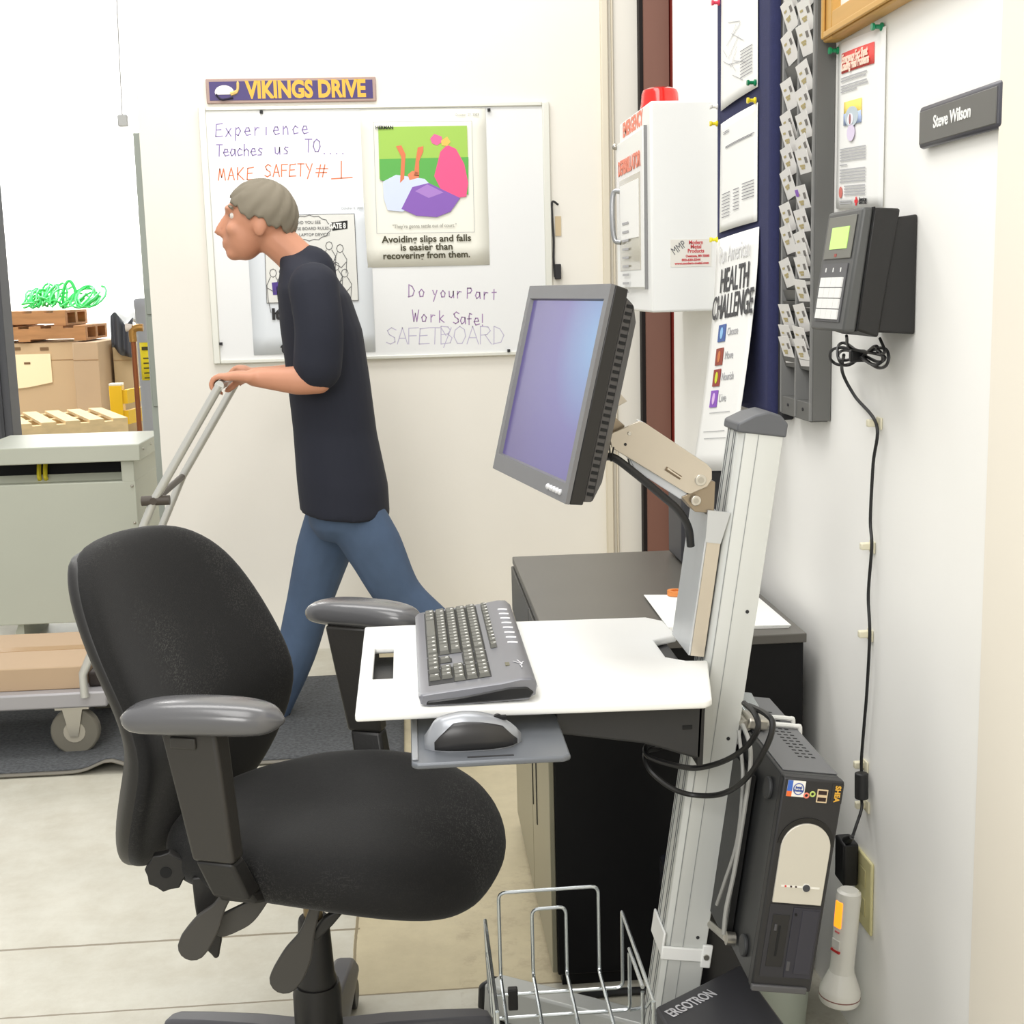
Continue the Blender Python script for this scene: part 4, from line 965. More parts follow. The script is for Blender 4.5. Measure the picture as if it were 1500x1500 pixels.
# base: covered housing, far leg with end cap
def fl(x, y, z): return Vector((x, y, z))
A, B, Cc = az(960, 1475, .30), az(1085, 1412, .30), az(1150, 1500, .30)
D = A + Cc - B
MB().hull([Vector((p.x, p.y, .05)) for p in (A, B, Cc, D)], [A, B, Cc, D]).build('base_cover', M('cover_grey', (62, 62, 66), .42), ws, bevel=.004)
ab = (B - A).normalized()
text('ERGOTRON', A + ab * .046 + Vector((ab.y, -ab.x, 0)) * .030 + Vector((0, 0, .001)), frame(ab, Vector((-ab.y, ab.x, 0))), .028, M('logo_silver', (206, 206, 210), .4), ws, bold=.0004, width=.094)
MB().box((.40, 2.03, .06), (.53, 2.14, .40)).build('base_block', M('base_gloss_black', (24, 25, 32), .2), ws, bevel=.008)
LG = M('leg_grey', (186, 188, 184), .4, .2)
def legbar(p0, p1, w, h0, h1):
    d = (p1 - p0); d.z = 0; d.normalize(); s = Vector((-d.y, d.x, 0)) * w / 2
    return MB().hull([p0 - s, p0 + s, p1 + s, p1 - s], [p0 - s * .8 + Vector((0, 0, h0)), p0 + s * .8 + Vector((0, 0, h0)), p1 + s * .8 + Vector((0, 0, h1)), p1 - s * .8 + Vector((0, 0, h1))])
e0, e1 = Vector((.12, 2.35, .012)), Vector((.43, 2.04, .03))
leg = legbar(e0, e1, .062, .06, .10).build('leg', LG, ws, bevel=.005)
dd = (e0 - e1).normalized()
legbar(e0 + dd * .022, e0 + dd * .0, .052, .05, .061).build('end_cap', BLACK_PLASTIC, leg, bevel=.008)
MB().cyl(e0 + Vector((.03, -.05, -.012)), e0 + Vector((.03, -.05, .002)), .022, n=20).build('glide', BLACK_PLASTIC, leg)
e0, e1 = Vector((.10, 1.62, .012)), Vector((.43, 1.92, .03))
leg = legbar(e0, e1, .062, .06, .10).build('leg', LG, ws, bevel=.005)
legbar(e0 + (e0 - e1).normalized() * .022, e0, .052, .05, .061).build('end_cap', BLACK_PLASTIC, leg, bevel=.008)
MB().cyl(e0 + Vector((.03, .04, -.012)), e0 + Vector((.03, .04, .002)), .022, n=20).build('glide', BLACK_PLASTIC, leg)

# cables looping round the column
t = thing('looped_cable', 'two black cables looping in front of the leaning column under the tray', 'cable', (.45, 1.9, .6))
MB().tube(spl([ay(1012, 1060, 2.06), ay(975, 1085, 2.0), ay(948, 1092, 1.93), ay(950, 1108, 1.90), ay(985, 1120, 1.89), ay(1020, 1125, 1.885), ay(1060, 1115, 1.85), ay(1092, 1095, 1.78), ay(1110, 1068, 1.74), ay(1106, 1046, 1.76), ay(1090, 1030, 1.84)], 8), .0042, 8).build('cable', CB_, t)
MB().tube(spl([ay(1012, 1070, 2.08), ay(968, 1095, 2.0), ay(946, 1102, 1.93), ay(952, 1128, 1.90), ay(985, 1155, 1.885), ay(1020, 1165, 1.88), ay(1060, 1162, 1.84), ay(1095, 1138, 1.76), ay(1122, 1095, 1.70), ay(1132, 1062, 1.69), ay(1122, 1046, 1.72), ay(1098, 1034, 1.82)], 8), .0042, 8).build('cable', CB_, t)
t = thing('sleeved_cable', 'grey sleeved cable hanging between the leaning column and the computer', 'cable', (.45, 1.85, .5))
MB().tube(spl([ay(1088, 1062, 1.86), ay(1098, 1090, 1.82), ay(1099, 1125, 1.815), ay(1090, 1190, 1.81), ay(1076, 1275, 1.81), ay(1064, 1330, 1.81), ay(1060, 1368, 1.81)], 8), .0034, 8).build('cable', M('cable_grey', (156, 156, 152), .5), t)
MB().tube(spl([ay(1082, 1070, 1.87), ay(1088, 1140, 1.84), ay(1080, 1230, 1.83), ay(1062, 1290, 1.84), ay(1050, 1325, 1.86)], 8), .0028, 8).build('cable', M('cable_grey', (156, 156, 152), .5), t)

# ------------------------------------------------------------------ computer case
PW, PH, PD = .085, .311, .385
MP = Matrix.Translation((.4525, 1.72, .379)) @ Matrix((Wv, Vector((0, 1, 0)), Uv)).transposed().to_4x4()
hb_ = None
pc = thing('computer_case', 'slim black computer case with a silver arched front, strapped behind the column', 'computer', (.5, 1.9, .386))
PCB = M('case_black', (34, 34, 36), .42, bump=.05, bscale=200)
MB().box((0, .018, 0), (PW, PD, PH), MP).build('case', M('case_charcoal', (46, 47, 48), .4, bump=.05, bscale=200), pc, bevel=.002)
MB().box((.006, .03, PH), (PW, PD, PH + .0015), MP).build('lid', M('lid_grey', (106, 107, 109), .45), pc, bevel=.0005)
front = MB().box((-.001, 0, -.002), (PW + .001, .018, PH + .001), MP).build('front', PCB, pc, bevel=.003)
def pl(px, py):
    q = MP.inverted() @ ay(px, py, 1.72); return q.x, q.z
arch = [(.0095, .130), (.0795, .130)] + [(.0445 + .0352 * cos(i * pi / 16), .213 + .0352 * sin(i * pi / 16)) for i in range(0, 17)]
MB().prism([MP @ Vector((x, -.003, z)) for x, z in arch], MP.to_3x3() @ Vector((0, .004, 0))).build('silver_panel', M('panel_silver', (206, 202, 190), .38, .25), front, bevel=.001)
ring = [(.0445 + r * cos(i * pi / 16), .219 + r * .98 * sin(i * pi / 16)) for r in (.040,) for i in range(17)] + [(.0445 + .0338 * cos(i * pi / 16), .216 + .0335 * sin(i * pi / 16)) for i in range(16, -1, -1)]
n_ = len(ring)
mb = MB()
R0 = [[Vector((.0445 + r * cos(i * pi / 20), y_, .217 + r * .98 * sin(i * pi / 20))) for i in range(21)] for r, y_ in ((.0335, -.0012), (.040, -.0012), (.040, .0005))]
for ra, rb in zip(R0, R0[1:]):
    for i in range(20): mb.quad(*(MP @ v for v in (ra[i], ra[i + 1], rb[i + 1], rb[i])))
mb.build('arch_recess', M('recess_black', (14, 14, 15), .3), front)
sx, sz = pl(1166, 1155)
stk = MB().box((sx - .0125, -.0008, sz - .0115), (sx + .0125, 0.0, sz + .0115), MP).build('sticker', M('sticker_white', (238, 236, 228), .4), front)
MB().box((sx - .0125, -.0012, sz - .004), (sx - .0055, -.0008, sz + .0115), MP).build('sticker_blue', M('sticker_blue', (62, 104, 190), .4), stk)
MB().box((sx - .0125, -.0012, sz - .0115), (sx - .0055, -.0008, sz - .004), MP).build('sticker_orange', M('sticker_orange', (232, 110, 50), .4), stk)
cc = Vector((sx + .0035, -.0012, sz))
MB().tube([MP @ (cc + Vector((.0072 * cos(i * 2 * pi / 20), 0, .008 * sin(i * 2 * pi / 20)))) for i in range(20)], .0007, 5, closed=True).build('sticker_ring', M('sticker_ink', (56, 84, 160), .4), stk)
FPM = Matrix((Wv, Uv, Wv.cross(Uv))).transposed()
for s_, dz in (('intel', .0020), ('inside', -.0022)):
    text(s_, MP @ (cc + Vector((0, 0, dz))), FPM, .0052, M('sticker_ink', (56, 84, 160), .4), stk, bold=.0002)
for (px, py), c_ in (((1181, 1165), (232, 130, 110)), ((1190, 1163), (186, 206, 110))):
    jx, jz = pl(px, py)
    MB().tube([MP @ Vector((jx + .0032 * cos(i * 2 * pi / 16), -.0008, jz + .0032 * sin(i * 2 * pi / 16))) for i in range(16)], .0012, 6, closed=True).build('audio_jack', M('jack_%d_%d_%d' % c_, c_, .4), front)
ux, uz = pl(1204, 1166)
us = MB().box((ux - .0075, -.001, uz - .0095), (ux + .0075, 0, uz + .0095), MP).build('usb_ports', M('usb_surround', (214, 192, 156), .4), front)
for dz in (-.0048, .0048): MB().box((ux - .006, -.0014, uz + dz - .0028), (ux + .006, -.001, uz + dz + .0028), MP).build('usb_slot', M('slot_dark', (40, 18, 14), .5), us)
bx_, bz_ = pl(1227, 1163)
MB().box((bx_ - .009, -.0005, bz_ - .014), (bx_ + .007, 0, bz_ + .014), MP).build('badge_plate', M('badge_black', (34, 33, 34), .3), front)
text('SHEA', MP @ Vector((bx_ - .001, -.001, bz_)), frame(-Uv, Wv), .0105, M('badge_gold', (220, 168, 60), .35), front, bold=.0004, width=.024)
MB().prism([MP @ Vector((x, -.0038, z)) for x, z in ((.018, .1545), (.048, .1545), (.050, .150), (.054, .149), (.058, .150), (.060, .1545), (.073, .1545), (.073, .157), (.060, .157), (.057, .161), (.051, .161), (.048, .157), (.018, .157))], MP.to_3x3() @ Vector((0, .001, 0))).build('control_strip', M('strip_light', (232, 230, 222), .4), front)
MB().cyl(MP @ Vector((.054, -.0055, .155)), MP @ Vector((.054, -.003, .155)), .0052, n=20).build('power_button', M('button_dark', (60, 62, 68), .3), front, bevel=.0005)
for x_, c_ in ((.024, (206, 60, 60)), (.032, (60, 40, 40)), (.039, (60, 40, 40))): MB().cyl(MP @ Vector((x_, -.0046, .1558)), MP @ Vector((x_, -.0036, .1558)), .0014, n=10).build('indicator', M('led_%d' % c_[0], c_, .3), front)
def dv(name, x0, x1, z0, z1, y0, y1, mat, par, bev=.0008): return MB().box((x0, y0, z0), (x1, y1, z1), MP).build(name, mat, par, bevel=bev)
MB().box((.008, -.0008, .018), (.082, 0, .127), MP).build('drive_bay', M('bay_black', (40, 40, 46), .4), front)
dv('floppy_drive', .014, .038, .034, .112, -.0016, -.0006, M('floppy_black', (26, 26, 28), .3), front)
dv('floppy_slot', .024, .0275, .050, .096, -.0022, -.0014, TB, front); dv('floppy_button', .018, .022, .088, .098, -.003, -.0014, M('button_grey', (70, 70, 74), .3), front)
dv('disc_drive', .042, .081, .019, .124, -.0022, -.0006, M('drive_navy', (40, 40, 50), .35), front)
dv('disc_tray', .055, .0785, .026, .121, -.003, -.002, M('drive_navy2', (46, 46, 56), .35), front); dv('eject_button', .0435, .049, .030, .044, -.0032, -.002, M('button_grey', (70, 70, 74), .3), front)
MB().cyl(MP @ Vector((.046, -.0034, .114)), MP @ Vector((.046, -.002, .114)), .002, n=12).build('headphone_jack', TB, front)
MB().box((-.001, -.004, -.004), (PW - .006, .004, .006), MP).build('front_lip', M('lip_grey', (78, 78, 80), .4), front, bevel=.002)
for z_ in (.275, .035):
    MB().cyl(MP @ Vector((.0005, .055, z_)), MP @ Vector((-.006, .055, z_)), .016, n=24).build('side_foot', M('foot_grey', (52, 53, 54), .5), pc, bevel=.002)
mb = MB()
for i in range(16):
    for j in range(3):
        y_ = .09 + i * .014; x_ = .046 + j * .010 - i * .0004
        mb.box((x_, y_, PH + .0012), (x_ + .006, y_ + .004, PH + .0018), MP)
mb.build('vent', TB, pc)
# strap and clamp holding it
t = thing('case_strap', 'white webbing strap and steel clamp around the top of the computer case', 'strap', (.52, 1.95, .68))
SW = M('strap_white', (222, 222, 218), .5)
for y_ in (.225, .262):
    MB().tube(spl([MP @ Vector(p) for p in ((-.006, y_, PH - .03), (-.004, y_, PH + .002), (.01, y_, PH + .006), (.05, y_, PH + .006), (PW - .004, y_, PH + .006), (PW + .004, y_, PH + .001), (PW + .005, y_, PH - .05), (PW + .005, y_, PH - .2))], 5), .0038, 8).build('strand', SW, t)
MB().box((-.004, .19, PH + .004), (.030, .255, PH + .022), MP).build('clamp', STEEL, t, bevel=.004)
MB().cyl(MP @ Vector((-.004, .195, PH + .008)), MP @ Vector((-.004, .235, PH + .008)), .008, n=18).build('clamp_pivot', STEEL, t)
MB().hull([MP @ Vector(p) for p in ((-.002, .23, PH + .018), (.028, .23, PH + .018), (.028, .30, PH + .026), (-.002, .30, PH + .026))], [MP @ Vector(p) for p in ((-.002, .23, PH + .022), (.028, .23, PH + .022), (.028, .30, PH + .032), (-.002, .30, PH + .032))]).build('clamp_lever', CHROME, t, bevel=.002)
MB().box((-.013, .112, .012), (-.004, .34, .27), MP).build('holder_plate', BLACK_PLASTIC, ws)
lo = thing('support_arm', 'grey steel support bracket under the computer case', 'bracket', (.44, 1.99, .33))
MB().tube([MC @ Vector((.064, .06, .07)), MC @ Vector((.071, .03, .05)), MP @ Vector((-.012, .105, .02))], .007, 10).build('bar', STEEL, lo)
MB().cyl(MP @ Vector((-.016, .10, .022)), MP @ Vector((-.003, .10, .022)), .010, n=18).build('knuckle', STEEL, lo)

# waste bin
t = thing('waste_bin', 'pale grey-green waste bin on the floor under the computer case', 'bin', (.60, 2.26, 0))
MB().lathe([(0, .0), (.092, 0), (.108, .20), (.113, .203), (.113, .212), (.105, .212), (.10, .20), (.088, .012), (0, .012)], (.60, 2.26, 0), n=36).build('tub', M('bin_grey_green', (190, 198, 186), .45), t)

# ------------------------------------------------------------------ monitor
yaw, tilt, roll = .183, .235, 0.0
cM = Vector((.203, 1.95, 1.2175)); MW, MH = .392, .296
Nn = Vector((-cos(yaw) * cos(tilt), -sin(yaw) * cos(tilt), sin(tilt)))
Rr = Vector((sin(yaw), -cos(yaw), 0)); Uu = Nn.cross(Rr)
MM = Matrix.Translation(cM) @ Matrix((Rr, Uu, Nn)).transposed().to_4x4()
mon = thing('monitor', 'black-sided flat monitor with a grey bezel and purple-blue screen on the arm', 'monitor', cM)
mb = MB(); w2, h2 = MW / 2, MH / 2; bz = .017; bb = .026
def rim(z, a, b, c, d): return [MM @ Vector(p) for p in ((-w2 + a, -h2 + b, z), (w2 - a, -h2 + b, z), (w2 - a, h2 - c, z), (-w2 + a, h2 - c, z))]
o_, i_, i2 = rim(0, 0, 0, 0, 0), rim(.0, bz, bb, .020, 0), rim(-.006, bz + .003, bb + .002, .022, 0)
for a_, b_ in ((o_, i_), (i_, i2)):
    for k in range(4): mb.quad(a_[k], a_[(k + 1) % 4], b_[(k + 1) % 4], b_[k])
ob = rim(-.006, 0, 0, 0, 0)
for k in range(4): mb.quad(o_[k], o_[(k + 1) % 4], ob[(k + 1) % 4], ob[k])
bezel = mb.build('bezel', M('bezel_grey', (108, 108, 110), .42), mon)
def screen_mat():
    m = bpy.data.materials.new('screen_glow'); m.use_nodes = True; nt = m.node_tree; b = nt.nodes['Principled BSDF']
    b.inputs['Base Color'].default_value = (.02, .02, .03, 1); b.inputs['Roughness'].default_value = .28; b.inputs['Specular IOR Level'].default_value = .25
    tc = nt.nodes.new('ShaderNodeTexCoord'); mp = nt.nodes.new('ShaderNodeMapping'); mp.inputs['Location'].default_value = (-.95, -.74, 0)
    gr = nt.nodes.new('ShaderNodeTexGradient'); gr.gradient_type = 'SPHERICAL'
    nt.links.new(tc.outputs['UV'], mp.inputs[0]); nt.links.new(mp.outputs[0], gr.inputs[0])
    rp = nt.nodes.new('ShaderNodeValToRGB'); cr = rp.color_ramp
    cr.elements[0].position = .05; cr.elements[0].color = lin((104, 90, 152)); cr.elements[1].position = .95; cr.elements[1].color = lin((140, 184, 230))
    e = cr.elements.new(.55); e.color = lin((126, 118, 184))
    nt.links.new(gr.outputs[0], rp.inputs[0]); nt.links.new(rp.outputs[0], b.inputs['Emission Color']); b.inputs['Emission Strength'].default_value = .72
    return m
mb = MB(); q = rim(-.0058, bz + .002, bb + .001, .021, 0); mb.quad(*q)
scr = mb.build('screen', screen_mat(), mon)
uv = scr.data.uv_layers.new(name='UVMap')
for p in scr.data.polygons:
    for li in p.loop_indices:
        lc = MM.inverted() @ scr.data.vertices[scr.data.loops[li].vertex_index].co
        uv.data[li].uv = ((lc.x + w2) / MW, (lc.y + h2) / MH)
MB().hull(rim(-.026, .002, .002, .002, 0), rim(-.0062, .0, .0, .0, 0)).build('side_shell', M('shell_black', (26, 25, 25), .4), mon, bevel=.002)
back = MB().hull(rim(-.056, .030, .035, .040, 0), rim(-.040, .008, .008, .02, 0)).hull(rim(-.0398, .008, .008, .02, 0), rim(-.0265, .006, .006, .012, 0)).build('back_shell', M('back_grey', (74, 72, 72), .45), mon, bevel=.002)
mb = MB()
for i in range(27):
    y_ = -h2 + .016 + i * .0098
    mb.box((w2 - .020, y_, -.0385), (w2 - .0052, y_ + .0042, -.0295), MM)
mb.build('vent', TB, back)
for k in range(5):
    MB().sphere(MM @ Vector((w2 - .085 + k * .014, -h2 + .012, .0005)), .0045, u=12, v=8).build('button', M('button_silver', (226, 226, 228), .25, .4), mon)
MB().box((-.05, -.05, -.072), (.05, .05, -.060), MM).build('mount_plate', ZN, mon, bevel=.002)

# ------------------------------------------------------------------ keyboard
kx0, kx1, ky0, ky1, kz = .0, .164, 1.757, 2.232, .8005
kb = thing('keyboard', 'grey multimedia keyboard with dark grey keys on the white tray', 'keyboard', (.08, 2.0, kz))
prof_top = [(.0, .012), (.006, .0165), (.02, .0185), (.115, .0285), (.140, .0330), (.154, .0325), (.162, .026), (.164, .018)]
prof_bot = [(.160, .010), (.150, .004), (.12, .003), (.06, .001), (.012, .001), (.003, .004)]
def kring(y, ins):
    return [Vector((min(max(x, ins), .164 - ins * 1.5), y, kz + (z if z < .006 else z - ins * .25))) for x, z in prof_top + prof_bot]
MB().loft([kring(ky0, .006), kring(ky0 + .003, .002), kring(ky0 + .012, 0), kring(ky1 - .012, 0), kring(ky1 - .003, .002), kring(ky1, .006)]).build('case', M('keyboard_grey', (124, 125, 131), .35, .25), kb, ang=50)
MB().prism([(x, ky0 - .002, kz + z) for x, z in [(.010, .002), (.06, .002), (.12, .004), (.152, .006), (.158, .014), (.148, .022), (.125, .022), (.06, .012), (.012, .008)]], (0, .006, 0)).build('end_panel', M('keyboard_black', (24, 24, 26), .35), kb, bevel=.002)
def topz(x): 
    for (a, za), (b, zb_) in zip(prof_top, prof_top[1:]):
        if a <= x <= b: return kz + za + (zb_ - za) * (x - a) / (b - a)
    return kz + .03
KEYM = M('key_grey', (98, 98, 91), .45); KWELL = M('key_well', (34, 34, 36), .6); KLEG = M('key_legend', (232, 232, 226), .5)
sl = math.atan2(.010, .095)
key_mesh = {}
def key(x, y, dx, dy):
    """one keycap: x centre (row), y centre, size dx * dy"""
    k_ = (round(dx, 4), round(dy, 4))
    if k_ not in key_mesh:
        b_ = MB()
        b_.hull([Vector((sx_ * dx / 2, sy_ * dy / 2, 0)) for sx_, sy_ in ((-1, -1), (1, -1), (1, 1), (-1, 1))], [Vector((sx_ * (dx / 2 - .0018), sy_ * (dy / 2 - .0018), .0058)) for sx_, sy_ in ((-1, -1), (1, -1), (1, 1), (-1, 1))])
        if dy < .05: b_.box((.0005, -.0022, .0056), (.0045, .0022, .0061))
        o = b_.build('key', KEYM, kb, bevel=.0008); o.data.materials.append(KLEG)
        if dy < .05:
            for p in o.data.polygons:
                if p.center.z > .00605: p.material_index = 1
        key_mesh[k_] = o
        o.parent = kb; o.matrix_parent_inverse = wm(kb).inverted()
    else:
        o = key_mesh[k_].copy(); C.objects.link(o)
    o.location = (x, y, topz(x) + .0004); o.rotation_euler = (0, -sl, 0)
    return o
u_ = .0187; r_ = .0172; xr0 = .0245; yL = ky1 - .020
rows = [[1.25, 1.25, 1.25, 5.5, 1.25, 1.25, 1.25, 1.5], [2.2] + [1] * 10 + [2.3], [1.7] + [1] * 11 + [1.8], [1.4] + [1] * 12 + [1.1], [1] * 13 + [1.5]]
for i, row in enumerate(rows):
    y = yL
    for w_ in row:
        key(xr0 + i * r_, y - w_ * u_ / 2, r_ - .0012, w_ * u_ - .0012); y -= w_ * u_
yN = yL - 14.5 * u_ - .008
for i, cols in ((0, (0, 1, 2)), (1, (1,)), (3, (0, 1, 2)), (4, (0, 1, 2))):
    for c_ in cols: key(xr0 + i * r_, yN - (c_ + .5) * u_, r_ - .0012, u_ - .0012)
yP = yN - 3 * u_ - .008
for i in range(5):
    for c_ in range(4 if i in (2, 3, 4) else 3):
        if i == 0 and c_ == 1: continue
        key(xr0 + i * r_, yP - (c_ + .5) * u_ * .98, r_ - .0012, u_ - .0012)
for k in range(13):
    key(xr0 + 5 * r_ + .005, yL - (k + .5) * u_ * 1.08 - .004 * (k // 4), .0105, u_ * .98)
for a_, b_, i0, i1 in ((yL + .001, yL - 14.5 * u_ - .001, 0, 4), (yN + .001, yN - 3 * u_ - .001, 3, 4), (yN + .001, yN - 3 * u_ - .001, 0, 0), (yN - u_ + .001, yN - 2 * u_ - .001, 1, 1), (yP + .001, yP - 4 * u_ * .98 - .001, 0, 4)):
    xa, xb = xr0 + (i0 - .5) * r_ - .001, xr0 + (i1 + .5) * r_ + .001
    MB().hull([Vector((xa, b_, topz(xa) - .002)), Vector((xb, b_, topz(xb) - .002)), Vector((xb, a_, topz(xb) - .002)), Vector((xa, a_, topz(xa) - .002))], [Vector((xa, b_, topz(xa) + .0006)), Vector((xb, b_, topz(xb) + .0006)), Vector((xb, a_, topz(xb) + .0006)), Vector((xa, a_, topz(xa) + .0006))]).build('key_well', KWELL, kb)
for k in range(8):
    y = ky1 - .075 - k * .030
    MB().tube(spl([(.137, y + .003, topz(.137) + .0005), (.145, y, topz(.145) + .0008), (.152, y - .001, topz(.152) + .0006)], 4), .0018, 8).build('media_button', M('media_white', (224, 224, 226), .35), kb)
MB().box((.125, ky0 + .075, topz(.125) - .001), (.131, ky0 + .09, topz(.128) + .001)).build('indicator_window', M('window_olive', (96, 92, 66), .3), kb)
mb = MB(); ex, ey = .143, ky0 + .07
for p in (((0, .022), (.003, .010), (.006, .002)), ((-.006, .018), (.0, .008), (.006, .002)), ((.008, .014), (.005, .006), (.004, -.002)), ((.002, -.001), (.004, -.010), (.003, -.016))):
    ribbons(mb, [[(ex + a_, ey + b_, topz(ex + a_) + .0012) for a_, b_ in p]], .0018, (0, 0, 1))
mb.build('logo', M('logo_pale', (206, 206, 212), .4), kb)

# ------------------------------------------------------------------ mouse
mz = .7652
ms = thing('mouse', 'silver-grey computer mouse with black sides on the small grey platform', 'mouse', (.07, 1.70, mz))
def mring(s, shrink=1, zc=1.0, zlo=0):
    x = .006 + .128 * s
    w = .031 * (1 - abs(2 * s - .95) ** 2.6) ** .5 if abs(2 * s - .95) < 1 else 0.001
    w = max(w, .003)
    h = .040 * max(0, 1 - ((s - .40) / .62) ** 2) ** .6 * (1 if s > .4 else .9 + .1 * s / .4) + .004
    if s < .12: h *= (.45 + .55 * s / .12)
    return x, w * shrink, h * zc
def mbody(zf, n=20):
    rings = []
    for i in range(n + 1):
        x, w, h = mring(i / n)
        rings.append([Vector((x, 1.700 + w * cos(a), mz + max(0, h * zf(a)))) for a in [j * 2 * pi / 24 for j in range(24)]])
    return rings
MB().loft(mbody(lambda a: (max(0, sin(a)) ** .7) if sin(a) > 0 else 0)).build('shell', M('mouse_silver', (158, 161, 166), .3, .35), ms, ang=60)
for sgn in (-1, 1):
    mb = MB()
    rings = []
    for i in range(2, 20):
        x, w, h = mring(i / 20)
        e = min(1, (i - 2) / 4, (19 - i) / 3)
        rings.append([Vector((x, 1.700 + sgn * (w + .0012) * cos(a), mz + .002 + h * (max(0, sin(a)) ** .7) * 1.0)) for a in [k * (.2 + .62 * e) / 6 for k in range(7)]])
    mb.loft(rings, cap=False, closed=False)
    mb.build('side_grip', M('mouse_black', (42, 41, 41), .35), ms, solid=.0012)
x, w, h = mring(.76)
MB().cyl((x, 1.697, mz + h - .004), (x, 1.703, mz + h - .004), .0075, n=18).build('scroll_wheel', BLACK_PLASTIC, ms)
MB().box((x - .014, 1.696, mz + h - .004), (x + .012, 1.704, mz + h + .0015)).build('wheel_slot', TB, ms, bevel=.001)

# ------------------------------------------------------------------ wire holder at the foot of the column
t = thing('wire_basket', 'bright wire rack basket standing empty at the foot of the leaning column', 'basket', (.21, 1.95, .2))
def B_(x, y, z): return Vector((x, y, z))
r_w = .003
def wire(name, pts, close=False): return MB().tube(spl_corner(pts), r_w, 8).build(name, CHROME, t)
def spl_corner(pts, r=.012, n=4):
    P = [Vector(p) for p in pts]; out = [P[0]]
    for i in range(1, len(P) - 1):
        a = (P[i - 1] - P[i]); b = (P[i + 1] - P[i]); k = min(r, a.length / 2, b.length / 2)
        p0, p1 = P[i] + a.normalized() * k, P[i] + b.normalized() * k
        for j in range(n + 1):
            s = j / n; out.append(p0 * (1 - s) ** 2 + P[i] * 2 * s * (1 - s) + p1 * s * s)
    out.append(P[-1]); return out
yf2, yn2, zb2 = 2.05, 1.72, .235
xh = [.118, .172, .228, .282]
zf = ay(733, 1415, yf2).z
wire('hoop', [B_(xh[0], yn2, zb2 - .01), B_(xh[0], yf2, zf - .02), B_(xh[0], yf2, ay(732, 1308, yf2).z), B_(xh[3], yf2, ay(878, 1298, yf2).z), B_(xh[3], yf2, zf - .02), B_(xh[3], yn2, zb2 - .01)])
wire('hoop', [B_(xh[1], yn2, zb2 - .01), B_(xh[1], yf2, zf - .02), B_(xh[1], yf2, ay(782, 1332, yf2).z), B_(xh[2], yf2, ay(830, 1328, yf2).z), B_(xh[2], yf2, zf - .02), B_(xh[2], yn2, zb2 - .01)])
xl2, xr2 = .094, .318
for y_, zt2 in ((2.03, .352), (1.70, .36)):
    pass
wire('cross_wire', [B_(xl2, 2.03, .35), B_(xl2 + .004, 2.03, zb2 - .018), B_(xr2, 2.03, zb2 - .018), B_(xr2, 2.03, .35)])
wire('cross_wire', [B_(xl2, 1.96, .33), B_(xl2 + .004, 1.96, zb2 - .018), B_(xr2, 1.96, zb2 - .018), B_(xr2, 1.96, .315)])
wire('cross_wire', [B_(xl2, 1.84, .33), B_(xl2 + .004, 1.84, zb2 - .018), B_(xr2, 1.84, zb2 - .018), B_(xr2, 1.84, .315)])
wire('cross_wire', [B_(xl2, 1.75, .35), B_(xl2 + .004, 1.75, zb2 - .018), B_(xr2, 1.75, zb2 - .018), B_(xr2, 1.75, .35)])
for x_ in (xl2, xr2):
    wire('top_wire', [B_(x_, 2.03, .35), B_(x_, 1.75, .35)]); wire('top_wire', [B_(x_, 1.96, .322), B_(x_, 1.84, .322)])
MB().box((.128, 2.026, zb2 - .045), (.144, 2.04, zb2 - .008)).build('clip', BLACK_PLASTIC, t, bevel=.002)
MB().tube([B_(xr2, 1.96, zb2 - .018), B_(.345, 1.965, zb2 - .018), MC @ Vector((.0, .03, -.09))], r_w, 8).build('hanger', CHROME, t)
MB().tube([B_(xr2, 1.84, zb2 - .018), B_(.35, 1.90, zb2 - .018), MC @ Vector((.0, .02, -.09))], r_w, 8).build('hanger', CHROME, t)
# floor cable under the basket
t = tag(MB().tube(spl([(.36, 2.30, .012), (.30, 2.26, .008), (.25, 2.28, .008), (.26, 2.36, .008), (.34, 2.385, .008), (.50, 2.38, .008)], 8), .008, 8).build('floor_cable', CB_), 'thick black cable curving over the floor in front of the filing cabinet', 'cable')
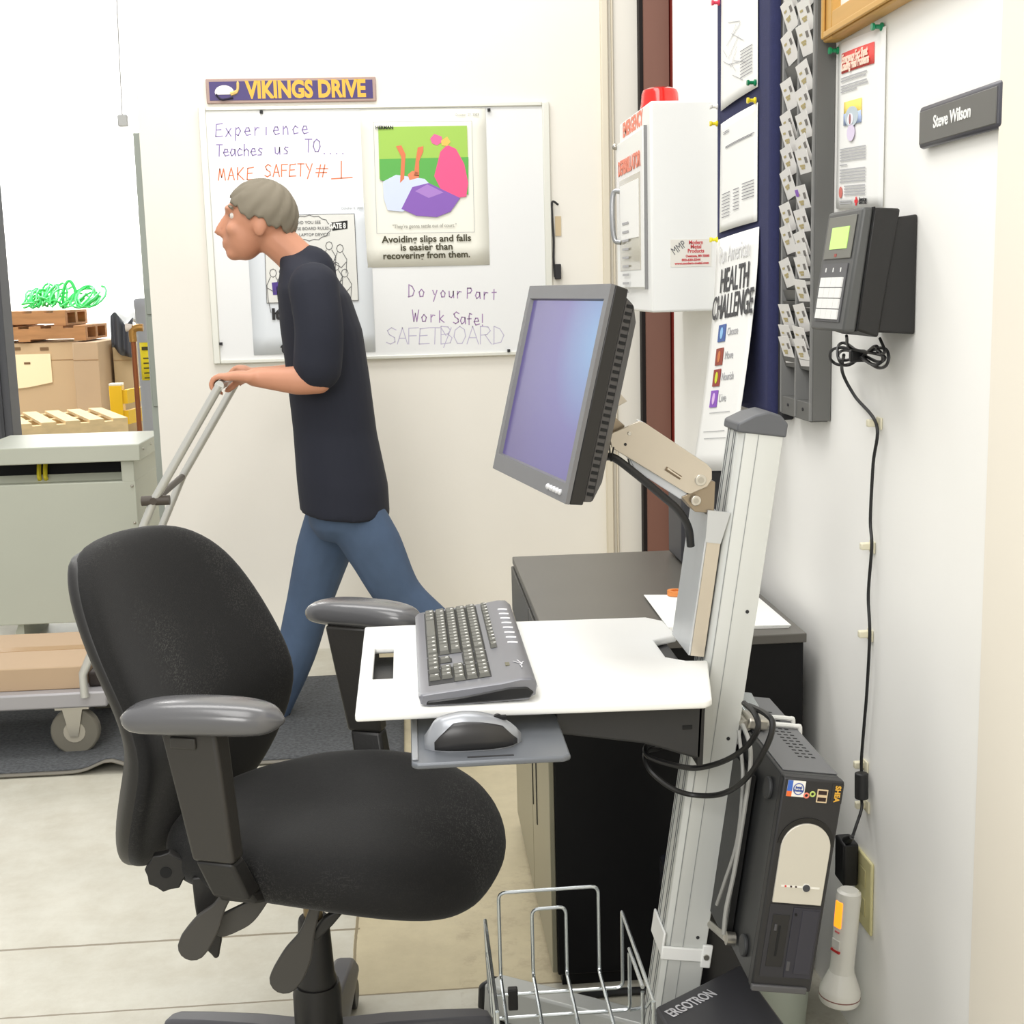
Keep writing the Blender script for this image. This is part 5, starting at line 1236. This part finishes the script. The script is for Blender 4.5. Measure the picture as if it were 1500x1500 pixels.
# ------------------------------------------------------------------ office chair (local: +x forward, +y far side)
def fabric():
    m = bpy.data.materials.new('chair_fabric'); m.use_nodes = True; nt = m.node_tree; L = nt.links; N = nt.nodes.new
    b = nt.nodes['Principled BSDF']; b.inputs['Roughness'].default_value = .85; b.inputs['Specular IOR Level'].default_value = .25
    b.inputs['Sheen Weight'].default_value = .12; b.inputs['Sheen Roughness'].default_value = .4
    tc = N('ShaderNodeTexCoord')
    def thread(rot, sc):
        mp = N('ShaderNodeMapping'); mp.inputs['Rotation'].default_value = rot; mp.inputs['Scale'].default_value = sc
        L.new(tc.outputs['Object'], mp.inputs[0])
        n = N('ShaderNodeTexNoise'); n.inputs['Scale'].default_value = 1; n.inputs['Detail'].default_value = 1; L.new(mp.outputs[0], n.inputs['Vector'])
        r = N('ShaderNodeValToRGB'); r.color_ramp.elements[0].position = .62; r.color_ramp.elements[1].position = .67; L.new(n.outputs['Fac'], r.inputs[0]); return r.outputs[0]
    def mth(op, a, c):
        n = N('ShaderNodeMath'); n.operation = op; L.new(a, n.inputs[0])
        if isinstance(c, float): n.inputs[1].default_value = c
        else: L.new(c, n.inputs[1])
        return n.outputs[0]
    th = mth('MAXIMUM', thread((.3, .2, .5), (650, 75, 300)), mth('MAXIMUM', thread((.9, -.4, -.6), (75, 650, 300)), thread((-.5, .9, 1.2), (400, 90, 650))))
    big = N('ShaderNodeTexNoise'); big.inputs['Scale'].default_value = 4.5; L.new(tc.outputs['Object'], big.inputs['Vector'])
    rr = N('ShaderNodeValToRGB'); rr.color_ramp.elements[0].position = .50; rr.color_ramp.elements[1].position = .68; L.new(big.outputs['Fac'], rr.inputs[0])
    f = mth('MULTIPLY', mth('MULTIPLY', th, mth('ADD', rr.outputs[0], .10)), .55)
    mx = N('ShaderNodeMix'); mx.data_type = 'RGBA'; mx.inputs[6].default_value = lin((28, 28, 28)); mx.inputs[7].default_value = lin((80, 79, 76)); L.new(f, mx.inputs[0])
    L.new(mx.outputs[2], b.inputs['Base Color'])
    fn = N('ShaderNodeTexNoise'); fn.inputs['Scale'].default_value = 700; L.new(tc.outputs['Object'], fn.inputs['Vector'])
    bp = N('ShaderNodeBump'); bp.inputs['Strength'].default_value = .35; bp.inputs['Distance'].default_value = .001; L.new(fn.outputs['Fac'], bp.inputs['Height']); L.new(bp.outputs[0], b.inputs['Normal'])
    return m
FAB = fabric()
CP_ = M('chair_plastic', (50, 48, 45), .42, bump=.12, bscale=220)
CPD = M('chair_plastic_dark', (30, 29, 28), .45, bump=.1, bscale=220)
PADM = M('arm_pad', (92, 92, 94),   .24, coat=.25, bump=.05, bscale=300)
ch = thing('office_chair', 'black fabric swivel office chair with padded arms in the foreground', 'chair', (-.19, 2.13, 0), radians(-20))
CHW = wm(ch)
def cb(mb, name, mat, par=ch, **k): return mb.build(name, mat, par, m=CHW, **k)
# seat
def seat_ring(scale, z, front_drop, n=44):
    out = []
    for i in range(n):
        a = 2 * pi * i / n; c_, s_ = cos(a), sin(a)
        e = 2 / 2.7
        lx = (.276 if c_ > 0 else .262) * abs(c_) ** e * (1 if c_ > 0 else -1)
        wy = (.262 - .045 * max(0, -lx / .262)) * abs(s_) ** e * (1 if s_ > 0 else -1)
        x, y = .045 + lx * scale, wy * scale
        fx_ = max(0, (x - .02) / .30)
        dz = -front_drop * fx_ ** 2.2 + .022 * (y / .26) ** 2 * (1 if x > -.1 else .6) - .010 * math.exp(-((x - .0) / .14) ** 2 - (y / .15) ** 2)
        out.append(Vector((x, y, z + dz)))
    return out
cb(MB().loft([seat_ring(.50, .442, .045), seat_ring(.82, .444, .045), seat_ring(.93, .447, .05), seat_ring(.985, .463, .055), seat_ring(1.0, .482, .055), seat_ring(.99, .500, .055), seat_ring(.955, .516, .052), seat_ring(.89, .527, .048), seat_ring(.78, .534, .042), seat_ring(.6, .538, .036), seat_ring(.35, .539, .03), seat_ring(.1, .539, .025)]), 'seat', FAB, sub=1, ang=80)
cb(MB().loft([[Vector((p.x * .74 + .004, p.y * .74, p.z + .010)) for p in seat_ring(1, .434, .05)], [Vector((p.x * .6 + .01, p.y * .6, p.z - .012)) for p in seat_ring(1, .434, .04)]]), 'seat_shell', CPD, ang=60)
# backrest
def back_ring(t, n=40):
    z = .720 + (.255 if t > 0 else .282) * t
    k = max(0, 1 - abs(t) ** (3.3 if t > 0 else 2.7)) ** (1 / (3.3 if t > 0 else 2.7))
    w = (.256 - .012 * max(0, t) + .026 * max(0, -t)) * max(k, .02)
    th = .036 * max(0, 1 - abs(t) ** 7) ** (1 / 3) + .002
    u = (t + 1) / 2
    fw = -.226 + .022 * math.exp(-((u - .45) / .22) ** 2) - .175 * max(0, u - .42) ** 1.2 - .07 * max(0, .42 - u)
    out = []
    for i in range(n):
        a = 2 * pi * i / n
        y = w * abs(cos(a)) ** .8 * (1 if cos(a) > 0 else -1); x = th * abs(sin(a)) ** .75 * (1 if sin(a) > 0 else -1)
        out.append(Vector((fw + x + .055 * (y / .235) ** 2, y, z)))
    return out
ts = [-1, -.985, -.95, -.9, -.82, -.72, -.6, -.45, -.3, -.15, 0, .15, .3, .45, .6, .72, .82, .9, .95, .985, 1]
cb(MB().loft([back_ring(t) for t in ts]), 'backrest', FAB, sub=1, ang=80)
cb(MB().loft([[Vector((p.x - .012, p.y * .995, p.z)) for p in back_ring(t)] for t in ts if abs(t) < .97]), 'back_shell', CPD, sub=1, ang=80)
cb(MB().tube(spl([(-.262, 0, .62), (-.268, 0, .50), (-.235, 0, .43), (-.10, 0, .415)], 6), .022, 12), 'back_bar', CPD)
# arms
for s_, nm in ((-1, 'near'), (1, 'far')):
    toe = radians(8) * -s_
    Mp = CHW @ Matrix.Translation((-.012, s_ * .305 + .0, .775)) @ Matrix.Rotation(toe, 4, 'Z')
    rings = []
    for i in range(17):
        u = -1 + i / 8; k = max(0, 1 - abs(u) ** 3.6) ** (1 / 2.2); k = max(k, .04)
        bow = -.006 * u * u
        rings.append([Mp @ Vector((.122 * u, .044 * k * abs(cos(a)) ** .8 * (1 if cos(a) > 0 else -1), bow + (.026 * k * abs(sin(a)) ** .75 if sin(a) > 0 else -.024 * k * abs(sin(a)) ** .8))) for a in [j * 2 * pi / 24 for j in range(24)]])
    MB().loft(rings).build('arm_pad', PADM, ch, sub=1, ang=80)
    y0, y1 = (s_ * .315, s_ * .275)
    cb(MB().hull([Vector((x, y, .556)) for x, y in ((-.040, y0 * .985), (.026, y0 * .985), (.026, y1), (-.040, y1))], [Vector((x, y, .755)) for x, y in ((-.076, y0), (.012, y0), (.012, y1), (-.076, y1))]), 'arm_post', CP_, bevel=.006, seg=3)
    cb(MB().box((-.058, min(s_ * .319, s_ * .314), .728), (-.018, max(s_ * .319, s_ * .314), .745)), 'arm_button', CP_, bevel=.002)
    cb(MB().hull([Vector((x, y, .496)) for x, y in ((-.020, s_ * .295), (.040, s_ * .295), (.040, s_ * .255), (-.020, s_ * .255))], [Vector((x, y, .557)) for x, y in ((-.036, s_ * .311), (.024, s_ * .311), (.024, s_ * .276), (-.036, s_ * .276))]), 'arm_bracket', CPD, bevel=.006, seg=3)
    cb(MB().hull([Vector((x, s_ * .09, .415)) for x in (-.02, .04)] + [Vector((x, s_ * .275, .482)) for x in (.04, -.02)], [Vector((x, s_ * .09, .44)) for x in (-.02, .04)] + [Vector((x, s_ * .29, .506)) for x in (.04, -.02)]), 'arm_strut', CPD, bevel=.005)
# mechanism, gas lift, base
cb(MB().box((-.09, -.085, .385), (.12, .085, .424)), 'mechanism', CPD, bevel=.01)
cb(MB().cyl((0, 0, .28), (0, 0, .40), .015, .018), 'gas_lift', M('piston_bronze', (132, 116, 88), .3, .8))
cb(MB().lathe([(0, .205), (.034, .205), (.034, .215), (.031, .225), (.026, .32), (.024, .325), (0, .325)], (0, 0, 0)), 'column_sleeve', CPD)
cb(MB().lathe([(0, .06), (.04, .06), (.041, .19), (.038, .207), (0, .207)], (0, 0, 0)), 'column_shroud', CPD)
for k in range(5):
    a = radians(84 + 20) + k * 2 * pi / 5
    d = Vector((cos(a), sin(a), 0)); p = Vector((-d.y, d.x, 0))
    rr = []
    for r, w, z0, z1 in ((.03, .036, .062, .125), (.12, .032, .062, .12), (.22, .029, .066, .108), (.285, .027, .07, .098), (.302, .020, .074, .092)):
        rr.append([d * r + p * w + Vector((0, 0, z0)), d * r + p * w * .98 + Vector((0, 0, (z0 + z1) / 2)), d * r + p * w * .6 + Vector((0, 0, z1)), d * r - p * w * .6 + Vector((0, 0, z1)), d * r - p * w * .98 + Vector((0, 0, (z0 + z1) / 2)), d * r - p * w + Vector((0, 0, z0))])
    lg = cb(MB().loft(rr), 'leg', M('base_grey', (82, 82, 86), .4), bevel=.004)
    MB().cyl(CHW @ (d * .28 + p * .022 + Vector((0, 0, .028))), CHW @ (d * .28 + p * .006 + Vector((0, 0, .028))), .028, n=20).build('caster_wheel', BLACK_PLASTIC, lg, bevel=.003)
    MB().cyl(CHW @ (d * .28 - p * .022 + Vector((0, 0, .028))), CHW @ (d * .28 - p * .006 + Vector((0, 0, .028))), .028, n=20).build('caster_wheel', BLACK_PLASTIC, lg, bevel=.003)
    MB().cyl(CHW @ (d * .28 + Vector((0, 0, .03))), CHW @ (d * .28 + Vector((0, 0, .085))), .009).build('caster_stem', STEEL, lg)
# levers on the near side
def paddle(pts, w, y, name='lever', mat=CPD, th=.009):
    """flat paddle along a pixel polyline with pixel half-widths, standing at depth y"""
    k = y / 1962; n0 = len(pts)
    P = spl([ay(px, py, y) for px, py in pts], 6)
    W_ = [v.x for v in spl([Vector((v, 0, 0)) for v in w], 6)]
    left, right = [], []
    for i, p in enumerate(P):
        d = (P[min(i + 1, len(P) - 1)] - P[max(i - 1, 0)]); d.normalize(); n_ = Vector((-d.z, 0, d.x))
        left.append(p + n_ * max(W_[i], 1) * k); right.append(p - n_ * max(W_[i], 1) * k)
    d = (P[-1] - P[-2]).normalized(); n_ = Vector((-d.z, 0, d.x)); re = W_[-1] * k
    capp = [P[-1] + n_ * re * cos(q) + d * re * sin(q) for q in [j * pi / 8 for j in range(1, 8)]]
    o = MB().prism(left + capp + right[::-1], (0, th, 0)).build(name, mat, ch, bevel=.003, seg=3)
    return o
LV = M('lever_grey', (62, 60, 57), .38)
paddle([(338, 1300), (322, 1328), (305, 1352), (288, 1378), (282, 1388)], [9, 10, 20, 24, 23], 1.90, mat=LV)
paddle([(393, 1308), (385, 1318), (360, 1340), (338, 1352), (326, 1358)], [5, 9, 17, 18, 17], 1.93, mat=LV)
MB().tube([ay(393, 1312, 1.935), ay(430, 1280, 2.02)], .004, 8).build('lever_rod', CPD, ch)
paddle([(462, 1330), (450, 1368), (437, 1398), (424, 1424), (417, 1436)], [8, 12, 22, 25, 24], 1.95, mat=LV)
paddle([(497, 1338), (480, 1352), (462, 1372)], [5, 9, 7], 1.96, mat=CPD, th=.014)
MB().tube([ay(492, 1342, 1.967), ay(520, 1318, 2.02)], .004, 8).build('lever_rod', CPD, ch)
paddle([(298, 1285), (303, 1330), (310, 1378), (316, 1400)], [18, 18, 15, 5], 1.945, 'back_lever', CPD, .014)
kc = ay(243, 1278, 1.98)
mb = MB(); mb.prism([kc + Vector(((.033 if i % 2 else .029) * cos(i * pi / 8 + .2), 0, (.033 if i % 2 else .029) * sin(i * pi / 8 + .2))) for i in range(16)], (0, .018, 0)); mb.build('tension_knob', CPD, ch, bevel=.002)
MB().cyl(kc + Vector((0, -.001, 0)), kc + Vector((0, .002, 0)), .009, n=16).build('knob_recess', TB, ch)
MB().tube([kc + Vector((0, .015, 0)), kc + Vector((.09, .10, .03))], .010, 10).build('knob_stem', CPD, ch)

# ------------------------------------------------------------------ walking person pushing a platform truck
Y0 = 4.15
def J(px, py, dy=0): return ay(px, py, Y0 + dy)
def fuse(mb, name, mat, parent, voxel, smooth=4):
    """one continuous surface out of overlapping solids"""
    bmesh.ops.recalc_face_normals(mb.bm, faces=mb.bm.faces)
    me = bpy.data.meshes.new('tmp'); mb.bm.to_mesh(me); mb.bm.free()
    o = bpy.data.objects.new('tmp', me); C.objects.link(o)
    k = o.modifiers.new('r', 'REMESH'); k.mode = 'VOXEL'; k.voxel_size = voxel
    k = o.modifiers.new('s', 'SMOOTH'); k.factor = .5; k.iterations = smooth
    new = bpy.data.meshes.new_from_object(o.evaluated_get(bpy.context.evaluated_depsgraph_get()))
    bpy.data.objects.remove(o); new.name = name
    for p in new.polygons: p.use_smooth = True
    new.materials.clear()
    return finish(bpy.data.objects.new(name, new), mat, parent)
def limb(mb, pts, rs, n=14): 
    P = spl(pts, 6); R_ = []
    m_ = len(pts) - 1
    for i in range(len(P)):
        s = i / (len(P) - 1) * m_; a = min(int(s), m_ - 1); R_.append(rs[a] + (rs[a + 1] - rs[a]) * (s - a))
    mb.tube(P, R_, n)
    mb.sphere(P[0], R_[0], u=12, v=8); mb.sphere(P[-1], R_[-1], u=12, v=8)
def torso(mb, g, top=99):
    rings = []
    for px, py, fa, hw in ((506, 750, .128, .198), (502, 705, .130, .192), (491, 630, .118, .166), (481, 550, .116, .170), (471, 480, .114, .185), (460, 428, .098, .190), (450, 398, .070, .135), (438, 376, .050, .062))[:top]:
        c = J(px, py); rings.append([c + Vector(((fa + g) * cos(a), (hw + g) * (abs(sin(a)) ** .85) * (1 if sin(a) > 0 else -1), -.10 * (fa + g) * cos(a))) for a in [i * 2 * pi / 28 for i in range(28)]])
    mb.loft(rings)
SK = M('skin', (206, 146, 116), .5, var=.04, vscale=14)
pr = thing('person', 'person in a dark navy shirt and blue jeans walking left, pushing a platform truck', 'person', J(500, 1064))
bar = J(338, 556)
sh = {-1: J(460, 425, -.185), 1: J(458, 425, .185)}
el = {-1: J(466, 556, -.235), 1: J(458, 550, .235)}
wr = {-1: J(372, 553, -.215), 1: J(372, 550, .215)}
def hand_geo(mb, s):
    w = wr[s]; g = bar + Vector((0, s * .215, 0))
    # palm lies on top-rear of the bar, fingers wrap over it and back underneath
    pc0 = w + Vector((-.02, 0, .002)); pc1 = g + Vector((.012, 0, .022))
    for k in range(4):
        y = (k - 1.5) * .0195
        mb.tube([w + Vector((0, y * .6, 0)), (pc0 + pc1) / 2 + Vector((0, y * .9, .004)), pc1 + Vector((0, y, 0))], [.019, .015, .012], 10)
        L_ = (.95, 1.08, 1.0, .82)[k if s > 0 else 3 - k]
        f = [g + Vector((.026 * cos(a) * 1.0, y, .026 * sin(a))) for a in [radians(60 + q * 48 * L_) for q in range(5)]]
        mb.tube(f, [.0102, .0098, .0094, .009, .0078], 8); mb.sphere(f[-1], .0078, u=8, v=6)
    th = [w + Vector((-.025, s * -.022, -.004)), w + Vector((-.050, s * -.045, -.012)), g + Vector((.022, s * -.052, -.012)), g + Vector((.002, s * -.05, -.026))]
    mb.tube(spl(th, 3), [.014] * 4 + [.0115] * 3 + [.0105, .010, .0085], 8)
hc = J(376, 326)
HT = Matrix.Rotation(radians(8), 3, 'Y')           # face tipped down a little, looking left
def hv(x, y, z): return hc + HT @ Vector((x, y, z))
mb = MB()
torso(mb, -.012)
limb(mb, [J(446, 392), J(428, 372), J(404, 350)], [.062, .056, .056])
mb.sphere(hv(.012, 0, .022), (.098, .076, .098), HT)                   # skull
mb.sphere(hv(-.030, 0, -.035), (.062, .060, .082), HT)                 # face and jaw
mb.sphere(hv(-.058, 0, -.098), (.026, .030, .022), HT)                 # chin
mb.tube([hv(-.086, 0, .012), hv(-.104, 0, -.022), hv(-.112, 0, -.040), hv(-.090, 0, -.048)], [.010, .012, .014, .011], 10)   # nose
mb.sphere(hv(-.082, 0, .030), (.016, .046, .012), HT)                  # brow
mb.sphere(hv(-.088, 0, -.069), (.010, .024, .006), HT); mb.sphere(hv(-.086, 0, -.081), (.010, .021, .006), HT)   # lips
for s in (-1, 1):
    mb.sphere(hv(.018, s * .077, -.012), (.020, .008, .033), HT)       # ears
    mb.sphere(hv(-.062, s * .040, -.030), (.024, .020, .022), HT)      # cheeks
    limb(mb, [sh[s], (sh[s] + el[s]) / 2 + Vector((.01, s * .012, 0)), el[s]], [.056, .050, .042])
    limb(mb, [el[s], (el[s] * 2 + wr[s]) / 3 + Vector((0, 0, -.004)), wr[s]], [.042, .043, .027])
    hand_geo(mb, s)
hip = {1: J(496, 728, .085), -1: J(508, 728, -.085)}
kn = {1: J(452, 885, .085), -1: J(586, 872, -.085)}
an = {1: J(402, 1032, .085), -1: J(694, 985, -.085)}
for s in (-1, 1):
    limb(mb, [hip[s], (hip[s] + kn[s]) / 2, kn[s], (kn[s] + an[s]) / 2 + Vector((.012, 0, 0)), an[s]], [.082, .070, .050, .044, .026])
toe = {1: J(350, 1056, .085), -1: J(655, 1050, -.085)}
for s in (-1, 1): limb(mb, [an[s] + Vector((.02, 0, -.03)), toe[s] + Vector((.05, 0, -.01))], [.022, .018])
fuse(mb, 'body', SK, pr, .0075, 3)
for s in (-1, 1):
    e = hv(-.066, s * .034, .010)
    ey = MB().sphere(e, .0115, u=12, v=8).build('eye', M('eye_white', (226, 220, 212), .3), pr)
    MB().sphere(e + HT @ Vector((-.0085, s * .001, 0)), .0052, u=10, v=6).build('iris', M('iris_dark', (58, 46, 38), .3), ey)
    MB().tube([hv(-.078, s * .018, .031), hv(-.080, s * .036, .037), hv(-.068, s * .056, .031)], .0045, 6).build('eyebrow', M('hair_grey', (128, 120, 104), .8), pr)
# short grey-brown hair over the crown and nape
mb = MB()
def hair_pt(u, v):
    a = u * 2 * pi; el_ = v * radians(114 + 5 * sin(a * 9) + 3 * sin(a * 23))
    front = max(0, -cos(a)); el_ *= (1 - .44 * front ** 1.5) * (1 - .14 * abs(sin(a)) ** 6)
    d = Vector((sin(el_) * cos(a), sin(el_) * sin(a), cos(el_)))
    return hv(.014 + (.104 + .0025 * sin(a * 17 + v * 20)) * d.x, (.081 + .002 * sin(a * 13 + v * 15)) * d.y, .022 + (.104 + .002 * sin(a * 11 + v * 25)) * d.z)
mb.grid(hair_pt, 96, 24)
mb.build('hair', M('hair_grey', (128, 120, 104), .8, var=.25, vscale=60, bump=.6, bscale=220), pr, solid=.008)
# shirt
mb = MB(); torso(mb, .010, 8)
limb(mb, [J(452, 400), J(446, 392)], [.085, .07])
for s in (-1, 1):
    e_ = sh[s] + (el[s] - sh[s]) * .86
    limb(mb, [sh[s] + Vector((.0, -s * .03, .004)), sh[s], (sh[s] + e_) / 2 + Vector((.01, s * .012, 0)), e_], [.075, .074, .072, .072])
fuse(mb, 'shirt', M('navy_shirt', (30, 33, 46), .85, var=.08, vscale=8, bump=.3, bscale=26), pr, .010, 4)
# jeans
mb = MB()
rings = []
for px, py, fa, hw in ((500, 715, .112, .166), (503, 740, .112, .172), (502, 765, .104, .165), (500, 785, .07, .12)):
    c = J(px, py); rings.append([c + Vector((fa * cos(a), hw * sin(a), 0)) for a in [i * 2 * pi / 28 for i in range(28)]])
mb.loft(rings)
for s in (-1, 1):
    limb(mb, [hip[s] + Vector((0, 0, -.02)), (hip[s] + kn[s]) / 2, kn[s], (kn[s] + an[s]) / 2 + Vector((.012, 0, 0)), an[s] + (an[s] - kn[s]) * .06], [.094, .090, .073, .066, .058])
fuse(mb, 'jeans', M('denim', (76, 95, 122), .8, var=.22, vscale=7, bump=.4, bscale=40), pr, .010, 3)
# shoes
for s in (-1, 1):
    h_, t_ = an[s], toe[s]
    fwd_ = (t_ - h_); fwd_.y = 0
    if s > 0: base0, base1 = Vector((h_.x + .05, h_.y, .022)), Vector((h_.x - .20, h_.y, .022))
    else: base0, base1 = Vector((h_.x + .035, h_.y, h_.z - .075)), Vector((t_.x - .02, h_.y, .03))
    dr = (base1 - base0); Ls = dr.length; dr.normalize(); up = Vector((0, 1, 0)).cross(dr); up = up if up.z > 0 else -up
    rr = []
    for u, w, hh in ((0, .020, .03), (.06, .032, .062), (.25, .036, .085), (.45, .040, .066), (.7, .046, .05), (.9, .038, .038), (1, .016, .022)):
        c = base0 + dr * Ls * u
        rr.append([c + Vector((0, w * cos(a), 0)) + up * ((hh * sin(a)) if sin(a) > 0 else .012 * sin(a)) for a in [i * 2 * pi / 18 for i in range(18)]])
    so = MB().loft(rr).build('shoe', M('shoe_leather', (46, 42, 40), .5), pr, sub=1, ang=70)
    MB().hull([base0 + dr * Ls * u + Vector((0, w, 0)) - up * .018 for u, w in ((0, .02), (.3, .036), (.7, .046), (1, .02), (1, -.02), (.7, -.046), (.3, -.036), (0, -.02))],
              [base0 + dr * Ls * u + Vector((0, w, 0)) - up * .006 for u, w in ((0, .02), (.3, .036), (.7, .046), (1, .02), (1, -.02), (.7, -.046), (.3, -.036), (0, -.02))]).build('sole', M('sole_dark', (28, 27, 26), .7), so)

# platform truck
TK = M('truck_grey', (206, 206, 200), .35, .4)
zd1, zd0 = ay(60, 1017, 3.93).z, ay(60, 1040, 3.93).z
dx0, dx1 = ay(-150, 1020, 4.2).x, ay(186, 1020, 4.2).x
tk = thing('platform_truck', 'low grey platform truck with a tall push handle beside the transformer', 'platform truck', ((dx0 + dx1) / 2, 4.2, 0))
MB().box((dx0, 3.93, zd0), (dx1, 4.47, zd1)).build('deck', M('deck_grey', (170, 168, 170), .45, .2), tk, bevel=.006)
kn_ = J(246, 716)
for s in (-1, 1):
    y = Y0 + .02 + s * .255
    MB().tube([Vector((dx1 - .06, y, zd1 - .01)), Vector((dx1 - .06, y, zd1 + .06)), Vector((kn_.x, y, kn_.z)), Vector((bar.x - .0, Y0 + s * .255, bar.z))], .0125, 10).build('handle_post', TK, tk)
MB().tube([Vector((bar.x, Y0 - .262, bar.z)), Vector((bar.x, Y0 + .262, bar.z))], .0135, 12).build('push_handle', TK, tk)
MB().tube([Vector((kn_.x, Y0 - .25, kn_.z)), Vector((kn_.x, Y0 + .29, kn_.z))], .011, 10).build('cross_bar', M('bar_dark', (74, 66, 58), .5), tk)
for s in (-1,): MB().cyl(Vector((kn_.x - .035, Y0 - .235, kn_.z)), Vector((kn_.x + .045, Y0 - .235, kn_.z)), .0145).build('clamp', M('bar_dark', (74, 66, 58), .5), tk)
rw_ = zd0 * .46
for x in (dx0 + .1, ay(112, 1070, 3.99).x):
    for y in (3.985, 4.41):
        w_ = MB().cyl((x, y - .018, rw_ + .0), (x, y + .018, rw_ + .0), rw_, n=24).build('wheel', M('wheel_grey', (120, 116, 104), .5), tk, bevel=.006)
        MB().cyl((x, y - .020, rw_), (x, y + .020, rw_), rw_ * .45, n=18).build('hub', M('hub_light', (178, 172, 156), .4), w_)
        MB().box((x - .05, y - .030, zd0 - .012), (x + .05, y + .030, zd0)).build('caster_plate', STEEL, tk)
        MB().prism([(x - .03, y - .026, zd0 - .01), (x + .03, y - .026, zd0 - .01), (x + .012, y - .026, rw_ - .012), (x - .012, y - .026, rw_ - .012)], (0, .005, 0)).build('fork', STEEL, tk)
bz1 = ay(60, 978, 3.97).z
t = thing('cardboard_box', 'brown cardboard box lying on the low grey platform truck', 'box', (-1.3, 4.2, zd1))
MB().box((ay(-120, 990, 3.97).x, 3.97, zd1), (ay(122, 990, 3.97).x, 4.40, bz1)).build('carton', CB[1], t, bevel=.004)
MB().box((ay(-120, 990, 3.97).x, 4.17, bz1), (ay(122, 990, 3.97).x, 4.22, bz1 + .001)).build('packing_tape', M('packing_tape', (176, 140, 96), .35), t)
t = thing('small_box', 'small dark box on the truck at the right end of the brown cardboard box', 'box', (-1.0, 4.1, zd1))
MB().box((ay(127, 990, 3.97).x, 3.98, zd1), (ay(166, 990, 3.97).x, 4.3, ay(130, 985, 3.98).z)).build('case', M('dark_case', (44, 36, 32), .6), t, bevel=.008)
